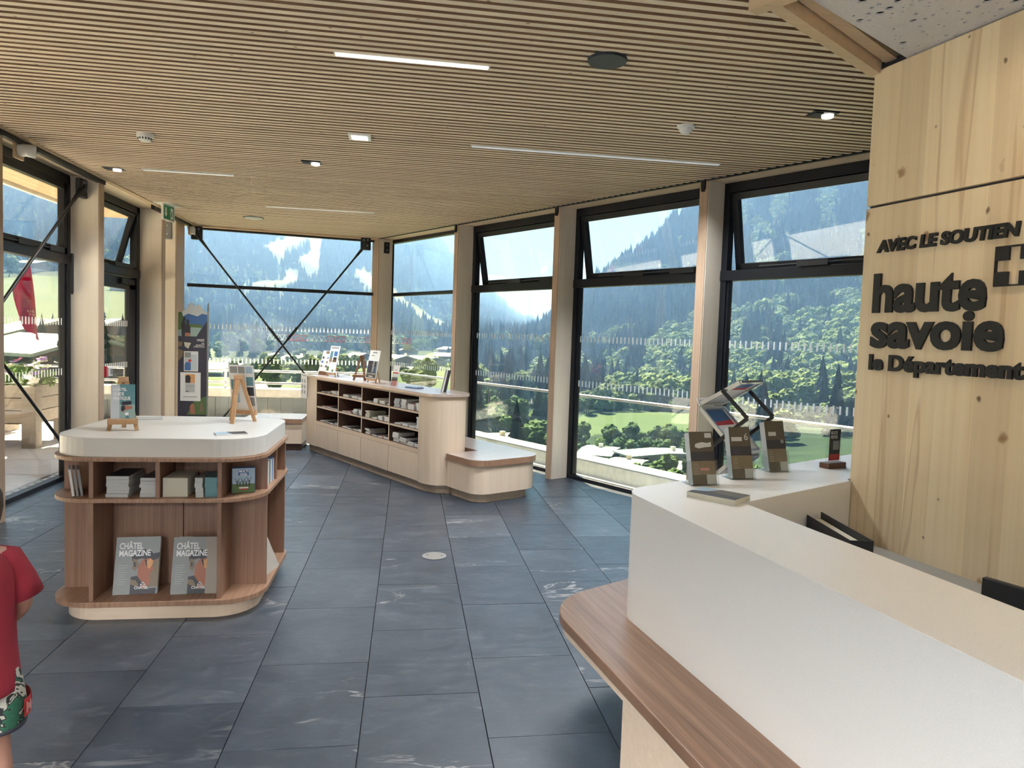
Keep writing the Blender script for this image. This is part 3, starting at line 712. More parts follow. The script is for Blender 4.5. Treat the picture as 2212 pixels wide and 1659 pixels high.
for i in range(nu):
    for j in range(nv):
        q_ = i*(nv+1)+j; m.f.append((q_, q_+1, q_+nv+2, q_+nv+1)); m.m.append(0)
m.obj('cloth', 'flag_cloth', fg, smooth=True)
m = MB()
for q_ in range(4):
    for k in range(4 if q_ < 2 else 3):
        u = .56+.085*k+.03*q_; v = .47+.05*q_+(.03 if q_ > 1 else 0); o = Vector((0, -.012, 0))
        m.quad([fpt(u, v)+o, fpt(u+.06, v-.008)+o, fpt(u+.055, v+.034)+o, fpt(u-.005, v+.040)+o])
m.obj('lettering', 'ink_pink', fg)
# ================================================================= RECEPTION DESK
cn = Vector((.9879, .1550)); cd_ = Vector((.1550, -.9879))       # desk front: inward normal, run towards the viewer
def desk_pt(off, t): return cn*off+cd_*t                          # off = distance along the inward normal
def isect(off, s):                                               # desk line (offset) x facade-normal line (s)
    a, b, c_, d = cn.x, cn.y, DX, DY; det = a*d-b*c_
    return Vector(((off*d-b*s)/det, (a*s-c_*off)/det))
def fillet(p, c, q, r, n=10):                                    # round the corner c between p and q
    p, c, q = Vector(p), Vector(c), Vector(q); u = (p-c).normalized(); v = (q-c).normalized(); ang = u.angle(v)
    t = r/math.tan(ang/2); a = c+u*t; b = c+v*t; o = c+(u+v).normalized()*(r/math.sin(ang/2)); out = []
    a0 = math.atan2(a.y-o.y, a.x-o.x); a1 = math.atan2(b.y-o.y, b.x-o.x); d = (a1-a0+PI) % (2*PI)-PI
    for i in range(n+1): out.append((o.x+r*math.cos(a0+d*i/n), o.y+r*math.sin(a0+d*i/n)))
    return out
NEAR = -.9
def near(off):                                                   # point of the desk line at y = NEAR
    return Vector(((off-cn.y*NEAR)/cn.x, NEAR))
dk = thing('reception_desk', 'white L-shaped reception desk with a dark laminated wood ledge', 'desk', (1.2, 1.5, 0))
INV = Matrix.Translation((-1.2, -1.5, 0))
outer = fillet(near(1.44), isect(1.44, -2.178), sn(-2.178, 4.6), .17, 14)
topp = [tuple(near(1.44))]+outer+[sn(-2.178, 4.6), sn(-1.765, 4.6), sn(-1.765, 3.60), sn(-1.743, 3.575), sn(-1.731, 3.55), tuple(isect(1.838, -1.731)), tuple(near(1.838))]
MB().prism(topp, .9765, .98, INV).obj('worktop', 'solid_white', dk, bevel=.002)
path = [tuple(near(1.44))]+outer+[sn(-2.178, 4.6)]
def strip(path, z0, z1, th, inward_left=False):
    m = MB(); P = [Vector(p) for p in path]; n = len(P); inn = []
    for i in range(n):
        d = (P[min(i+1, n-1)]-P[max(i-1, 0)]).normalized(); nn_ = Vector((d.y, -d.x)); inn.append(P[i]+nn_*th)
    v = [];
    for i in range(n):
        for (q, z) in ((P[i], z0), (P[i], z1), (inn[i], z1), (inn[i], z0)): m.v.append((q.x-1.2, q.y-1.5, z))
    for i in range(n-1):
        a = i*4; b = a+4
        for k in range(4): m.f.append((a+k, a+(k+1) % 4, b+(k+1) % 4, b+k)); m.m.append(0)
    m.f.append((0, 1, 2, 3)); m.m.append(0); a = (n-1)*4; m.f.append((a+3, a+2, a+1, a)); m.m.append(0)
    return m
strip(path, .42, .977, .03).obj('front_panel', 'solid_white', dk, smooth=True, fix=True)
inn = [tuple(near(1.838)), tuple(isect(1.838, -1.731)), sn(-1.731, 3.57)]
strip(inn, .0, .977, -.03).obj('inner_panel', 'solid_white', dk, fix=True)
lo = fillet(near(1.157), isect(1.157, -2.463), sn(-2.463, 4.4), .36, 16)
ledge = [tuple(near(1.157))]+lo+[sn(-2.463, 4.4), sn(-2.15, 4.4), tuple(isect(1.47, -2.15)), tuple(near(1.47))]
LM = frame((1.2, 1.5, 0), (cn.x, cn.y)); LI = LM.inverted()     # grain runs along the desk
lg = MB().prism(ledge, .375, .42, LI).obj('ledge', ['ledge_wood'], dk, bevel=.004); lg.matrix_local = INV @ LM
la = fillet(near(1.175), isect(1.175, -2.445), sn(-2.445, 4.4), .345, 16)
MB().prism([tuple(near(1.175))]+la+[sn(-2.445, 4.4), sn(-2.2, 4.4), tuple(isect(1.45, -2.2)), tuple(near(1.45))], .335, .3745, INV).obj('apron', 'birch_h', dk)
bp = [tuple(near(1.205)), (.815, 2.48), (.845, 2.56), (.93, 2.62), (1.15, 2.66), (1.30, 2.60), tuple(near(1.45))]
MB().prism(bp, 0, .3355, INV).obj('base', 'birch_h', dk)
sb = [sn(-2.40, 4.4), sn(-2.40, 3.1), sn(-2.20, 3.1), sn(-2.20, 4.4)]
MB().prism(sb, 0, .3355, INV).obj('base', 'birch_h', dk)
MB().prism([tuple(near(1.90)), tuple(isect(1.90, -1.68)), sn(-1.68, 3.45), (2.9, -.9)], .70, .73, INV).obj('inner_worktop', 'ink_grey', dk)

# ---- things on and behind the desk
def plate(m, x0, x1, z0, z1, y, mi): m.quad([(x0, y, z0), (x1, y, z0), (x1, y, z1), (x0, y, z1)], mi)
MAPS = (('leftmost', 1.395, 3.16, .13, 0), ('middle', 1.66, 3.31, .12, 1), ('farthest', 1.96, 3.51, .125, 2))
for nm, x, y_, wd, vr in MAPS:
    rz = math.radians((10, 8, 12)[vr]); hh = (.255, .262, .272)[vr]
    t = thing('leaflet_holder', 'clear acrylic leaflet holder, %s of three on the white desk' % {0: 'nearest the visitor', 1: 'the middle', 2: 'nearest the timber wall'}[vr], 'leaflet holder', TR(x, y_, .98, rz))
    a = .25
    S = Matrix.Rotation(-a, 4, 'X')
    MB().box(-wd/2-.006, wd/2+.006, .046, .049, .0, .20, S).obj('back_plate', 'acrylic', t)
    MB().box(-wd/2-.006, wd/2+.006, -.012, -.009, .0, .115, S).obj('front_plate', 'acrylic', t)
    for sx in (-1, 1): MB().box(sx*(wd/2+.006)-.0015, sx*(wd/2+.006)+.0015, -.010, .047, 0, .118, S).obj('side_plate', 'acrylic', t)
    MB().box(-wd/2-.006, wd/2+.006, -.012, .09, 0, .003).obj('foot', 'acrylic', t)
    b = thing('leaflet', 'stack of folded hiking map leaflets in the acrylic holder %s' % ('nearest the visitor', 'in the middle of three', 'nearest the timber wall')[vr], 'leaflet', TR(x, y_, .98, rz) @ S)  # one block stands for the whole stack of leaflets
    MB().box(-wd/2, wd/2, .0, .038, .006, hh-.004).obj('pages', 'paper_grey', b)
    m = MB(); Y = -.0015
    m.box(-wd/2, wd/2, -.001, 0, .006, hh, mi=0)
    z = lambda f: .006+(hh-.006)*f
    plate(m, -wd/2, wd/2, z(.62), z(1), Y, 1); plate(m, -wd/2, wd/2, z(.44), z(.62), Y, 2); plate(m, -wd/2, wd/2, z(.18), z(.44), Y, 3); plate(m, -wd/2, wd*.1, z(.0), z(.18), Y, 1); plate(m, wd*.1, wd/2, z(0), z(.18), Y, 4)
    Y = -.003
    if vr == 0:
        m.quad([(-.04, Y, z(.71)), (-.02, Y, z(.68)), (.015, Y, z(.70)), (.05, Y, z(.71)), (.05, Y, z(.80)), (.03, Y, z(.78)), (0, Y, z(.80)), (-.035, Y, z(.77))], 4); plate(m, .018, .055, z(.88), z(.97), Y, 4)
        plate(m, -.02, .03, z(.26), z(.31), Y, 5)
    elif vr == 1: plate(m, -.05, .01, z(.72), z(.80), Y, 4); plate(m, -.045, -.01, z(.46), z(.56), Y, 6)
    else: plate(m, -.045, .005, z(.70), z(.78), Y, 4); plate(m, .03, .05, z(.55), z(.62), Y, 0)
    for q in range(5): plate(m, -wd/2+.01, -wd/2+.035, z(.20+.045*q), z(.205+.045*q), Y, 4)
    m.obj('cover', ['ink_grey', 'ink_olive', 'ink_dark', 'ink_tan', 'paper_grey', 'ink_pink', 'ink_navy'], b)
    if vr == 1: text('lettering', '6', .05, 'paper_grey', b, Matrix.Translation((.022, -.0032, z(.74))) @ Matrix.Rotation(PI/2, 4, 'X'))
# zig-zag folding literature rack standing at the window side
zz = thing('folding_literature_rack', 'silver and black zigzag folding literature rack behind the leaflet holders', 'rack', TR(1.83, 3.86, 0, math.radians(-150)))
def tray(p, q, w_=.21):
    p, q = Vector(p), Vector(q); d = (q-p).normalized(); nrm = Vector((1, 0, 0)).cross(d)
    o = MB()
    for sx in (-1, 1): o.bar(p+Vector((sx*w_/2, 0, 0)), q+Vector((sx*w_/2, 0, 0)), .014, .022, up=nrm)
    o.bar(p+Vector((-w_/2, 0, 0)), p+Vector((w_/2, 0, 0)), .022, .014, up=nrm); o.bar(q+Vector((-w_/2, 0, 0)), q+Vector((w_/2, 0, 0)), .022, .014, up=nrm)
    o = o.obj('tray_frame', 'alu', zz)
    m = MB(); a, b = p+d*.012+nrm*.004, q-d*.012+nrm*.004; wv = Vector((w_/2-.012, 0, 0))
    f = lambda t_: a+(b-a)*t_
    m.quad([f(0)-wv, f(0)+wv, f(.62)+wv, f(.62)-wv], 0); m.quad([f(.62)-wv, f(.62)+wv, f(.70)+wv, f(.74)-wv], 1); m.quad([f(.74)-wv, f(.70)+wv, f(1)+wv, f(1)-wv], 2)
    m.quad([f(.40)-wv*.2+nrm*.001, f(.40)+wv*.3+nrm*.001, f(.52)+wv*.4+nrm*.001, f(.52)-wv*.1+nrm*.001], 1)
    m.obj('leaflet_sheet', ['ink_white', 'ink_red', 'ink_blue'], zz)
    MB().bar(p+Vector((-w_/2-.01, 0, 0))-d*.01+nrm*.015, p+Vector((w_/2+.01, 0, 0))-d*.01+nrm*.015, .006, .05, up=nrm).obj('lip', 'white_plastic', zz)
pts = [(0, -.12, 1.30), (0, .13, 1.44)]
tray(*pts); tray((0, .13, 1.05), (0, -.12, 1.27)); tray((0, -.12, .80), (0, .13, 1.02)); tray((0, .13, .54), (0, -.12, .77))
for z0 in (1.40, .86):
    for sx in (-.125, .125):
        m = MB().bar((sx, .03, z0-.01), (sx, .20, z0-.15), .010, .020); m.bar((sx, .20, z0-.15), (sx, -.10, z0-.40), .010, .020)
        m.obj('arm', 'steel_black', zz)
m = MB().box(-.2, .2, -.2, .2, 0, .02); m.bar((0, -.02, .02), (0, .0, .5), .03, .03); m.obj('base', 'steel_black', zz)
# small sign in a wooden foot beside the wall
sg = thing('table_sign', 'small clear table sign with a dark card in a wooden foot against the timber wall', 'sign', TR(2.36, 3.655, .98, math.radians(20)))
MB().box(-.075, .075, -.03, .03, 0, .03).obj('foot', 'easel_dark', sg, bevel=.003)
MB().box(-.062, .062, -.004, .004, .02, .245).obj('clear_plate', 'acrylic', sg)
m = MB(); m.box(-.045, .045, -.0055, -.0045, .04, .215, mi=0); plate(m, -.045, .045, .04, .075, -.006, 1); plate(m, -.015, .035, .10, .15, -.006, 2); m.obj('card', ['ink_dark', 'ink_red', 'ink_grey'], sg)
text('lettering', 'ROCK\nPISTES', .024, 'ink_white', sg, Matrix.Translation((-.038, -.0065, .188)) @ Matrix.Rotation(PI/2, 4, 'X'), bold=.0006, sx=.85)
# booklets lying on the worktop
lab = ('top', 'second', 'third', 'bottom')
for k in range(4):
    o = MB().box(-.075, .075, -.11, .11, 0, .0062, mi=0, mtop=1).obj('booklet', ['paper_cream', 'ink_dark' if k == 3 else 'paper_grey'])
    o.matrix_world = TR(1.335, 2.885, .98+k*.0064, math.radians(40+(2, -2, 1, 0)[k]))
    tag(o, '%s glossy booklet of the small pile lying on the white desk corner' % lab[3-k], 'booklet', 'booklets on the desk corner')
    if k == 3: m = MB(); m.quad([(-.02, -.11, .0065), (.075, -.11, .0065), (.075, .02, .0065), (.0, .05, .0065)], 0); m.quad([(.0, .05, .0065), (.075, .02, .0065), (.075, .11, .0065), (-.03, .11, .0065)], 1); m.obj('cover_print', ['ink_olive', 'ink_sky'], o)
# ring binder standing behind the desk
bn = thing('ring_binder', 'black open ring binder standing behind the desk', 'binder', TR(1.90, 2.92, .73, math.radians(-8)))
for sx in (-.05, .045): MB().box(sx, sx+.004, -.27, .22, 0, .13).obj('cover', 'black_plastic', bn)
MB().box(-.05, .049, -.274, -.27, 0, .13).obj('spine', 'black_plastic', bn); MB().box(-.03, .04, -.2, .2, .0, .10).obj('pages', 'paper_cream', bn); MB().box(-.03, .03, -.276, -.2745, .02, .09).obj('label', 'paper', bn)
mo = thing('monitor', 'black computer monitor seen edge on behind the desk', 'monitor', TR(1.83, 1.62, .73, math.radians(-70)))
MB().box(-.28, .28, -.012, .012, .06, .245).obj('screen', 'black_plastic', mo, bevel=.004); MB().box(-.03, .03, .01, .03, .01, .2).obj('neck', 'black_plastic', mo); MB().box(-.1, .1, -.08, .1, 0, .012).obj('foot', 'black_plastic', mo)
ch = thing('desk_chair', 'black padded chair back tucked behind the desk', 'chair', TR(2.13, 1.98, 0, math.radians(-80)))
MB().prism(rrect(-.22, .22, -.22, .22, .06), .43, .49).obj('seat', 'black_plastic', ch, bevel=.01); MB().box(-.20, .20, .20, .25, .58, .90).obj('backrest', 'black_plastic', ch, bevel=.02); MB().bar((0, .24, .46), (0, .24, .62), .05, .02).obj('back_support', 'black_plastic', ch)
MB().tube((0, 0, .10), (0, 0, .43), .03, 12).obj('gas_lift', 'steel_black', ch)
for k in range(5):
    a = k*2*PI/5; MB().bar((0, 0, .09), (.25*math.cos(a), .25*math.sin(a), .06), .04, .03).obj('leg', 'black_plastic', ch); MB().tube((.25*math.cos(a)-.012, .25*math.sin(a), .028), (.25*math.cos(a)+.012, .25*math.sin(a), .028), .028, 12).obj('caster', 'black_plastic', ch)

# ================================================================= WALL SIGN
sgn = thing('wall_sign', 'black raised lettering and white cross emblem fixed on the timber wall', 'sign', FW @ Matrix.Translation((0, -.0065, 0)))
RX = Matrix.Rotation(PI/2, 4, 'X')
def line(body, t, z, cap, width, bold, shear=0):
    o = text('lettering', body, cap/.73, 'letter_black', sgn, Matrix.Identity(4), ext=.006, bold=bold, shear=shear)
    xs = [v.co.x for v in o.data.vertices]; sx = width/(max(xs)-min(xs))
    o.matrix_local = Matrix.Translation((t-min(xs)*sx, 0, z)) @ RX @ Matrix.Diagonal((sx, 1, 1, 1)); return o
line('AVEC LE SOUTIEN DE LA', .085, 2.118, .056, .955, .0035, .10)
line('haute', .080, 1.833, .185, .585, .0085)
line('savoie', .080, 1.664, .172, .672, .0085)
line('le Département', .080, 1.551, .073, .765, .0042)
t0, z0 = .699, 1.925
for (x0, x1, q0, q1) in ((0, .052, 0, .052), (.098, .15, 0, .052), (0, .052, .098, .15), (.098, .15, .098, .15)):
    MB().box(t0+x0, t0+x1, -.006, .006, z0+q0, z0+q1).obj('emblem_square', 'letter_black', sgn)
for (x0, x1, q0, q1) in ((0, .15, -.006, 0), (0, .15, .15, .156), (-.006, 0, -.006, .156), (.15, .156, -.006, .156)): MB().box(t0+x0, t0+x1, -.006, .006, z0+q0, z0+q1).obj('emblem_border', 'letter_black', sgn)
# ================================================================= DISPLAY ISLAND
IX0, IX1, IY0, IY1 = -1.945, -.795, 4.14, 5.21
isl = thing('display_island', 'brown wooden display island with a thick white rounded top', 'display unit', (-1.37, 4.675, 0))
IM = Matrix.Translation((1.37, -4.675, 0))
RR = (.24, .24, .20, .20)
def iplate(name, g, z0, z1, mat, bevel=.002, r=RR):
    return MB().prism(rrect(IX0+g, IX1-g, IY0+g, IY1-g, r, 10), z0, z1, IM).obj(name, mat, isl, bevel=bevel)
iplate('plinth', .055, 0, .09, 'birch_h', r=(.22, .22, .17, .17)); iplate('lower_shelf', 0, .09, .118, 'island_edge'); iplate('middle_shelf', 0, .670, .692, 'island_edge'); iplate('upper_shelf', 0, .897, .918, 'island_edge')
iplate('worktop', .018, .918, 1.026, 'solid_white', .004)
def ibox(name, x0, x1, y0, y1, z0, z1, mat): return MB().box(x0, x1, y0, y1, z0, z1, IM).obj(name, mat, isl)
for z0, z1 in ((.118, .670), (.692, .897)):
    ibox('back_panel', -1.70, -1.295, 4.44, 4.46, z0, z1, 'island_wood'); ibox('back_panel', -1.29, -1.02, 4.44, 4.46, z0, z1, 'island_wood')
    ibox('back_panel', -1.04, -1.02, 4.44, 5.02, z0, z1, 'island_wood_y'); ibox('back_panel', -1.72, -1.70, 4.44, 5.02, z0, z1, 'island_wood_y'); ibox('back_panel', -1.70, -1.02, 5.0, 5.02, z0, z1, 'island_wood')
    for x in (-1.70, -1.035): ibox('divider', x, x+.022, 4.165, 4.44, z0, z1, 'island_wood_y'); ibox('divider', x, x+.022, 5.02, 5.18, z0, z1, 'island_wood_y')
    for y_ in (4.40, 5.02): ibox('divider', -.815-.205, -.812, y_, y_+.022, z0, z1, 'island_wood'); ibox('divider', -1.925, -1.72, y_, y_+.022, z0, z1, 'island_wood')
ibox('divider', -1.36, -1.338, 4.165, 4.44, .692, .897, 'island_wood_y'); ibox('divider', -1.02, -.812, 4.70, 4.722, .692, .897, 'island_wood')

# magazines leaning in the lower bay
def magazine(M, label, thick, cover=True):
    t = thing('magazine', label, 'magazine', M, 'ski magazines in the island bay'); W_, H_ = .232, .318
    MB().box(0, W_, .0015, thick, 0, H_).obj('pages', 'paper_grey', t)
    m = MB(); m.box(0, W_, 0, .0014, 0, H_, mi=0)
    if cover:
        Y = -.0006; q = lambda pts, mi, d=0: m.quad([(x*W_, Y-d, z*H_) for x, z in pts], mi)
        q([(.38, 0), (1, 0), (1, .74), (.38, .74)], 1); q([(.62, .12), (1, .12), (1, .66), (.8, .70), (.62, .60)], 8, .0002)
        q([(.38, .66), (.62, .78), (.75, .77), (.86, .70), (1, .72), (1, .62), (.86, .58), (.62, .62), (.38, .58)], 2, .0004)
        q([(.52, .30), (.56, .12), (.68, .08), (.80, .16), (.82, .26), (.78, .31), (.84, .35), (.82, .38), (.90, .43), (.84, .48), (.88, .57), (.80, .62), (.62, .60), (.54, .48)], 3, .0006)
        q([(.72, .48), (.79, .43), (.85, .50), (.86, .57), (.80, .61), (.73, .58)], 4, .0008); q([(.66, .60), (.72, .48), (.74, .48), (.71, .60)], 2, .0009)
        q([(.38, .30), (.52, .32), (.64, .20), (.60, .10), (.50, 0), (.38, 0)], 2, .0007); q([(.38, .26), (.50, .24), (.57, .16), (.53, .12), (.38, .18)], 5, .0009); q([(.50, .0), (.95, 0), (.97, .10), (.70, .09), (.58, .12)], 2, .0008)
        q([(.40, .62), (.50, .60), (.55, .50), (.47, .40), (.40, .44)], 5, .0008); q([(.43, .57), (.47, .55), (.48, .47), (.43, .48)], 2, .001)
        q([(.60, .155), (.665, .21), (.73, .155)], 6, .0012); q([(.625, .162), (.665, .195), (.705, .162)], 2, .0014)
        for k in range(9): q([(.08, .50-.04*k), (.30-.03*(k % 3), .50-.04*k), (.30-.03*(k % 3), .508-.04*k), (.08, .508-.04*k)], 7, .0002)
        m.obj('cover', ['cover_grey', 'ink_grey', 'ink_dark', 'ink_skin', 'ink_orange', 'ink_tan', 'ink_white', 'paper_grey', 'ink_tan'], t)
        text('title', 'CHÂTEL', .048, 'paper', t, Matrix.Translation((.018, -.0022, .252)) @ RX, bold=.0014, sx=.70)
        text('title', 'MAGAZINE', .046, 'ink_white', t, Matrix.Translation((.018, -.0024, .212)) @ RX, bold=.0014, sx=.72)
        text('title', 'CHÂTEL', .022, 'ink_white', t, Matrix.Translation((.110, -.0024, .028)) @ RX, bold=.0005, sx=.9)
    else: m.obj('cover', ['card_brown'], t)
    return t
tl = math.radians(-15)
magazine(TR(-1.615, 4.255, .118, math.radians(4), tl), 'ski magazine with a goggled face on the cover, left one in the island bay', .03)
magazine(TR(-1.305, 4.245, .118, math.radians(3), tl), 'ski magazine with a goggled face on the cover, right one in the island bay', .012)
magazine(TR(-1.290, 4.262, .118, math.radians(-3), tl), 'grey-brown magazine hidden behind the right ski magazine in the island bay', .035, False)
magazine(TR(-.842, 4.52, .118, math.radians(78), math.radians(-24)), 'brochure leaning in the side niche of the island, seen edge on', .008, False)
ORD = lambda k, n: 'topmost' if k == n-1 and n > 1 else ('lowest', 'second', 'third', 'fourth', 'fifth')[k] if n > 1 else 'single'
# booklets in the upper bays
def pile(x, y_, z, n, w_, d_, h_, cols, where, rz=0, name='booklet'):
    for k in range(n):
        me = MB().box(-w_/2, w_/2, -d_/2, d_/2, 0, h_-.0006, mi=0, mtop=1).mesh(name, [cols[0], cols[-1]])
        o = link(name, me); o.matrix_world = TR(x+random.uniform(-.003, .003), y_+random.uniform(-.003, .003), z+k*h_, rz+random.uniform(-.02, .02))
        tag(o, '%s %s' % (ORD(k, n), where), 'booklet', where)
pile(-1.565, 4.31, .692, 6, .115, .24, .0195, ('paper_grey', 'ink_dark'), 'grey-edged booklet of the pile in the left half of the island upper shelf')
pile(-1.405, 4.30, .692, 6, .085, .22, .018, ('paper_grey', 'ink_dark'), 'grey-edged booklet of the small pile beside the island middle divider')
cb = MB().box(-.066, .066, -.10, .10, 0, .108).obj('carton', 'card_brown', bevel=.003); cb.data.materials[0] = MATS['paper_cream']; cb.location = (-1.265, 4.29, .692); tag(cb, 'plain cream carton on the island upper shelf right of the middle divider', 'carton')
pile(-1.075, 4.29, .692, 4, .065, .20, .028, ('ink_teal', 'ink_teal'), 'teal-banded booklet of the pile at right end of the island upper shelf')
pile(-1.135, 4.28, .692, 4, .04, .20, .028, ('paper_grey', 'ink_grey'), 'pale spine booklet beside the teal pile on the island upper shelf')
for k in range(3):
    o = MB().box(0, .012, -.07, .07, 0, .15).obj('booklet', 'paper' if k == 0 else 'ink_grey'); o.matrix_world = TR(-1.83+k*.022, 4.27, .6925, math.radians(24), 0, math.radians(-7))
    tag(o, ('white booklet standing in the rounded left corner niche of the island', 'middle grey booklet in the rounded left corner niche of the island', 'grey booklet next to the divider in the left corner niche of the island')[k], 'booklet')
mp = thing('pass_leaflet', 'blue and green pass leaflet block standing in the right corner niche of the island', 'leaflet', TR(-.985, 4.275, .692, math.radians(14)))
MB().box(0, .128, .002, .04, 0, .148).obj('pages', 'ink_blue', mp, bevel=.006)
m = MB(); Y = -.0005; m.box(.002, .126, 0, .002, .002, .146, mi=0); plate(m, .003, .125, .055, .145, Y, 1); plate(m, .003, .125, .003, .055, Y, 2); plate(m, .035, .092, .104, .136, Y*2, 3); plate(m, .040, .09, .028, .036, Y*2, 4); plate(m, .045, .085, .02, .026, Y*2, 5)
for k, (x, hgt) in enumerate(((.03, .05), (.045, .04), (.062, .05), (.078, .045), (.095, .055))):
    m.quad([(x-.004, Y*2, .04), (x+.004, Y*2, .04), (x+.003, Y*2, .04+hgt*.6), (x-.003, Y*2, .04+hgt*.6)], 6)
    for sx in (-1, 1): m.quad([(x, Y*2, .04+hgt*.5), (x+sx*.012, Y*2, .04+hgt), (x+sx*.014, Y*2, .04+hgt), (x+sx*.003, Y*2, .04+hgt*.45)], 6)
m.obj('cover', ['ink_navy', 'ink_sky', 'ink_green', 'ink_blue', 'ink_white', 'ink_red', 'ink_dark'], mp)
text('title', 'MULTI\nPASS', .018, 'ink_white', mp, Matrix.Translation((.064, -.0018, .122)) @ RX, bold=.0006, align='CENTER')
for k in range(7):
    o = MB().box(0, .17, -.0155, .0155, 0, .135+.006*(k % 3)).obj('booklet', ['paper', 'ink_sky', 'paper', 'ink_teal', 'paper', 'ink_blue', 'paper'][k]); o.matrix_world = TR(-.998, 4.455+k*.034+(.025 if k > 3 else 0), .6925)
    tag(o, '%s of seven booklets standing in the side shelf of the island' % ('nearest', 'second', 'third', 'fourth', 'fifth', 'sixth', 'farthest')[k], 'booklet', 'booklets in the island side shelf')
# ---- small tabletop easels
def easel(M, label, hgt=.33, wd=.17, mat='easel_wood', group=None, shelf=True):
    t = thing('tabletop_easel', label, 'easel', M, group); k = hgt/.33
    for sx in (-1, 1):
        MB().bar((sx*wd*.48, -.035*k, 0), (sx*.016*k, .045*k, hgt*.96), .024*k, .013*k, up=(0, -1, .25)).obj('leg', mat, t)
    MB().bar((0, .135*k, 0), (0, .055*k, hgt*.90), .026*k, .013*k, up=(0, 1, .2)).obj('rear_leg', mat, t)
    MB().box(-.028*k, .028*k, .03*k, .058*k, hgt*.91, hgt*1.0).obj('head_block', mat, t, bevel=.003)
    if shelf: MB().bar((-wd*.52, -.04*k, hgt*.185), (wd*.52, -.04*k, hgt*.185), .035*k, .03*k, up=(0, -.2, 1)).obj('ledge', mat, t)
    return t
e1M = TR(-1.635, 4.46, 1.026, math.radians(18)); easel(e1M, 'small wooden easel holding the practical guide on the white island top', .31, .15)
g1 = thing('guide_booklet', 'teal practical guide booklet with white title on the small easel', 'booklet', e1M @ TR(-.062, -.036, .068, 0, math.radians(-13)))
GW, GH = .124, .205
MB().box(0, GW, .0015, .016, 0, GH).obj('pages', 'ink_teal', g1)
m = MB(); m.box(0, GW, 0, .0014, 0, GH, mi=0); q = lambda pts, mi, d=0: m.quad([(x*GW, -.0005-d, z*GH) for x, z in pts], mi)
q([(.36, .42), (1, .42), (1, 1), (.36, 1)], 1); q([(.36, 0), (1, 0), (1, .42), (.36, .42)], 2); q([(.45, .50), (.85, .52), (.85, .42), (.45, .40)], 3, .0003); q([(.42, .34), (.60, .40), (.9, .36), (.88, .30), (.62, .26), (.46, .20)], 4, .0005); q([(.44, .38), (.56, .40), (.60, .30), (.50, .22), (.42, .26)], 3, .0007); q([(.58, .18), (.72, .20), (.74, .12), (.60, .11)], 5, .0005); q([(.62, .10), (.74, .10), (.78, .02), (.60, .02)], 6, .0005)
m.obj('cover', ['sky_print', 'ink_teal', 'ink_lake', 'ink_dark', 'ink_skin', 'ink_white', 'ink_teal'], g1)
text('title', 'CHÂTEL\nGUIDE\nPRATIQUE', .026, 'ink_white', g1, Matrix.Translation((.012, -.0022, .166)) @ RX, bold=.0008, sx=.72)
e2M = TR(-1.085, 4.945, 1.026, math.radians(168)); easel(e2M, 'small wooden easel seen from behind on the white island top', .31, .17)
p2 = thing('photo_board', 'photo collage board standing on the easel turned away from the viewer', 'board', e2M @ TR(-.09, -.052, .065, 0, math.radians(-13)))
MB().box(0, .17, .0, .006, 0, .32).obj('board', 'ink_grey', p2)
m = MB()
for (x0, x1, z0, z1, c) in ((0, .17, 0, .32, 0), (.01, .055, .265, .31, 1), (.06, .105, .265, .31, 2), (.11, .16, .265, .31, 2), (.01, .055, .18, .24, 3), (.01, .055, .11, .17, 4), (.01, .055, .04, .10, 2), (.11, .16, .15, .22, 3), (.11, .16, .06, .13, 1)): plate(m, x0, x1, z0, z1, .0064+(.0004 if c else 0), c)
m.obj('collage', ['paper', 'ink_sky', 'ink_grey', 'ink_teal', 'ink_dark'], p2)
f1 = MB().box(-.085, .085, -.05, .05, 0, .008, mi=0, mtop=1).obj('booklet', ['paper', 'ink_sky']); f1.matrix_world = TR(-1.008, 4.345, 1.0262, math.radians(22)); tag(f1, 'glossy booklet lying near the front corner of the white island top', 'booklet')
m = MB(); m.quad([(.0, -.05, .0083), (.085, -.05, .0083), (.085, .05, .0083), (-.02, .05, .0083)]); m.obj('cover_print', 'ink_dark', f1)
f2 = MB().box(-.10, .10, -.07, .07, 0, .004).obj('leaflet', 'paper_grey'); f2.matrix_world = TR(-1.70, 5.02, 1.0262, .3); tag(f2, 'thin grey leaflet lying on the island top behind the guide easel', 'leaflet')

# ================================================================= SHELVING UNIT (window side), local (s, n, z)
su = thing('shelving_unit', 'light wood brochure shelving unit with rounded end and four doors', 'shelving unit', FR @ Matrix.Translation((-7.6, 4.1, 0)))
SM = Matrix.Translation((7.6, -4.1, 0))
def sbox(name, s0_, s1_, n0_, n1_, z0, z1, mat, bevel=0, par=None): return MB().box(s0_, s1_, n0_, n1_, z0, z1, SM).obj(name, mat, par or su, bevel=bevel)
edges = (-9.10, -8.42, -7.775, -7.10, -6.455)
MB().prism([(-9.42, 3.92), (-6.40, 3.92), (-6.24, 3.97), (-6.16, 4.08), (-6.16, 4.28), (-9.42, 4.28)], 0, .092, SM).obj('plinth', 'kick', su)
MB().prism(rrect(-6.455, -6.12, 3.87, 4.33, (.001, .24, .20, .001), 12), .092, 1.012, SM).obj('rounded_end', 'birch', su, smooth=True, fix=True)
sbox('end_panel', -9.42, -9.10, 3.87, 4.33, .092, 1.012, 'birch', .002)
tp = MB().prism(rrect(-9.44, -6.085, 3.85, 4.36, (.003, .27, .23, .003), 12), 1.012, 1.036, SM); tp = tp.obj('top', ['top_wood'], su)
MB().prism(rrect(-9.44, -6.088, 3.848, 4.362, (.003, .27, .23, .003), 12), 1.008, 1.030, SM).obj('top_edge', 'birch_h', su)
sbox('back', -9.10, -6.455, 4.29, 4.33, .092, 1.01, 'shelf_back')
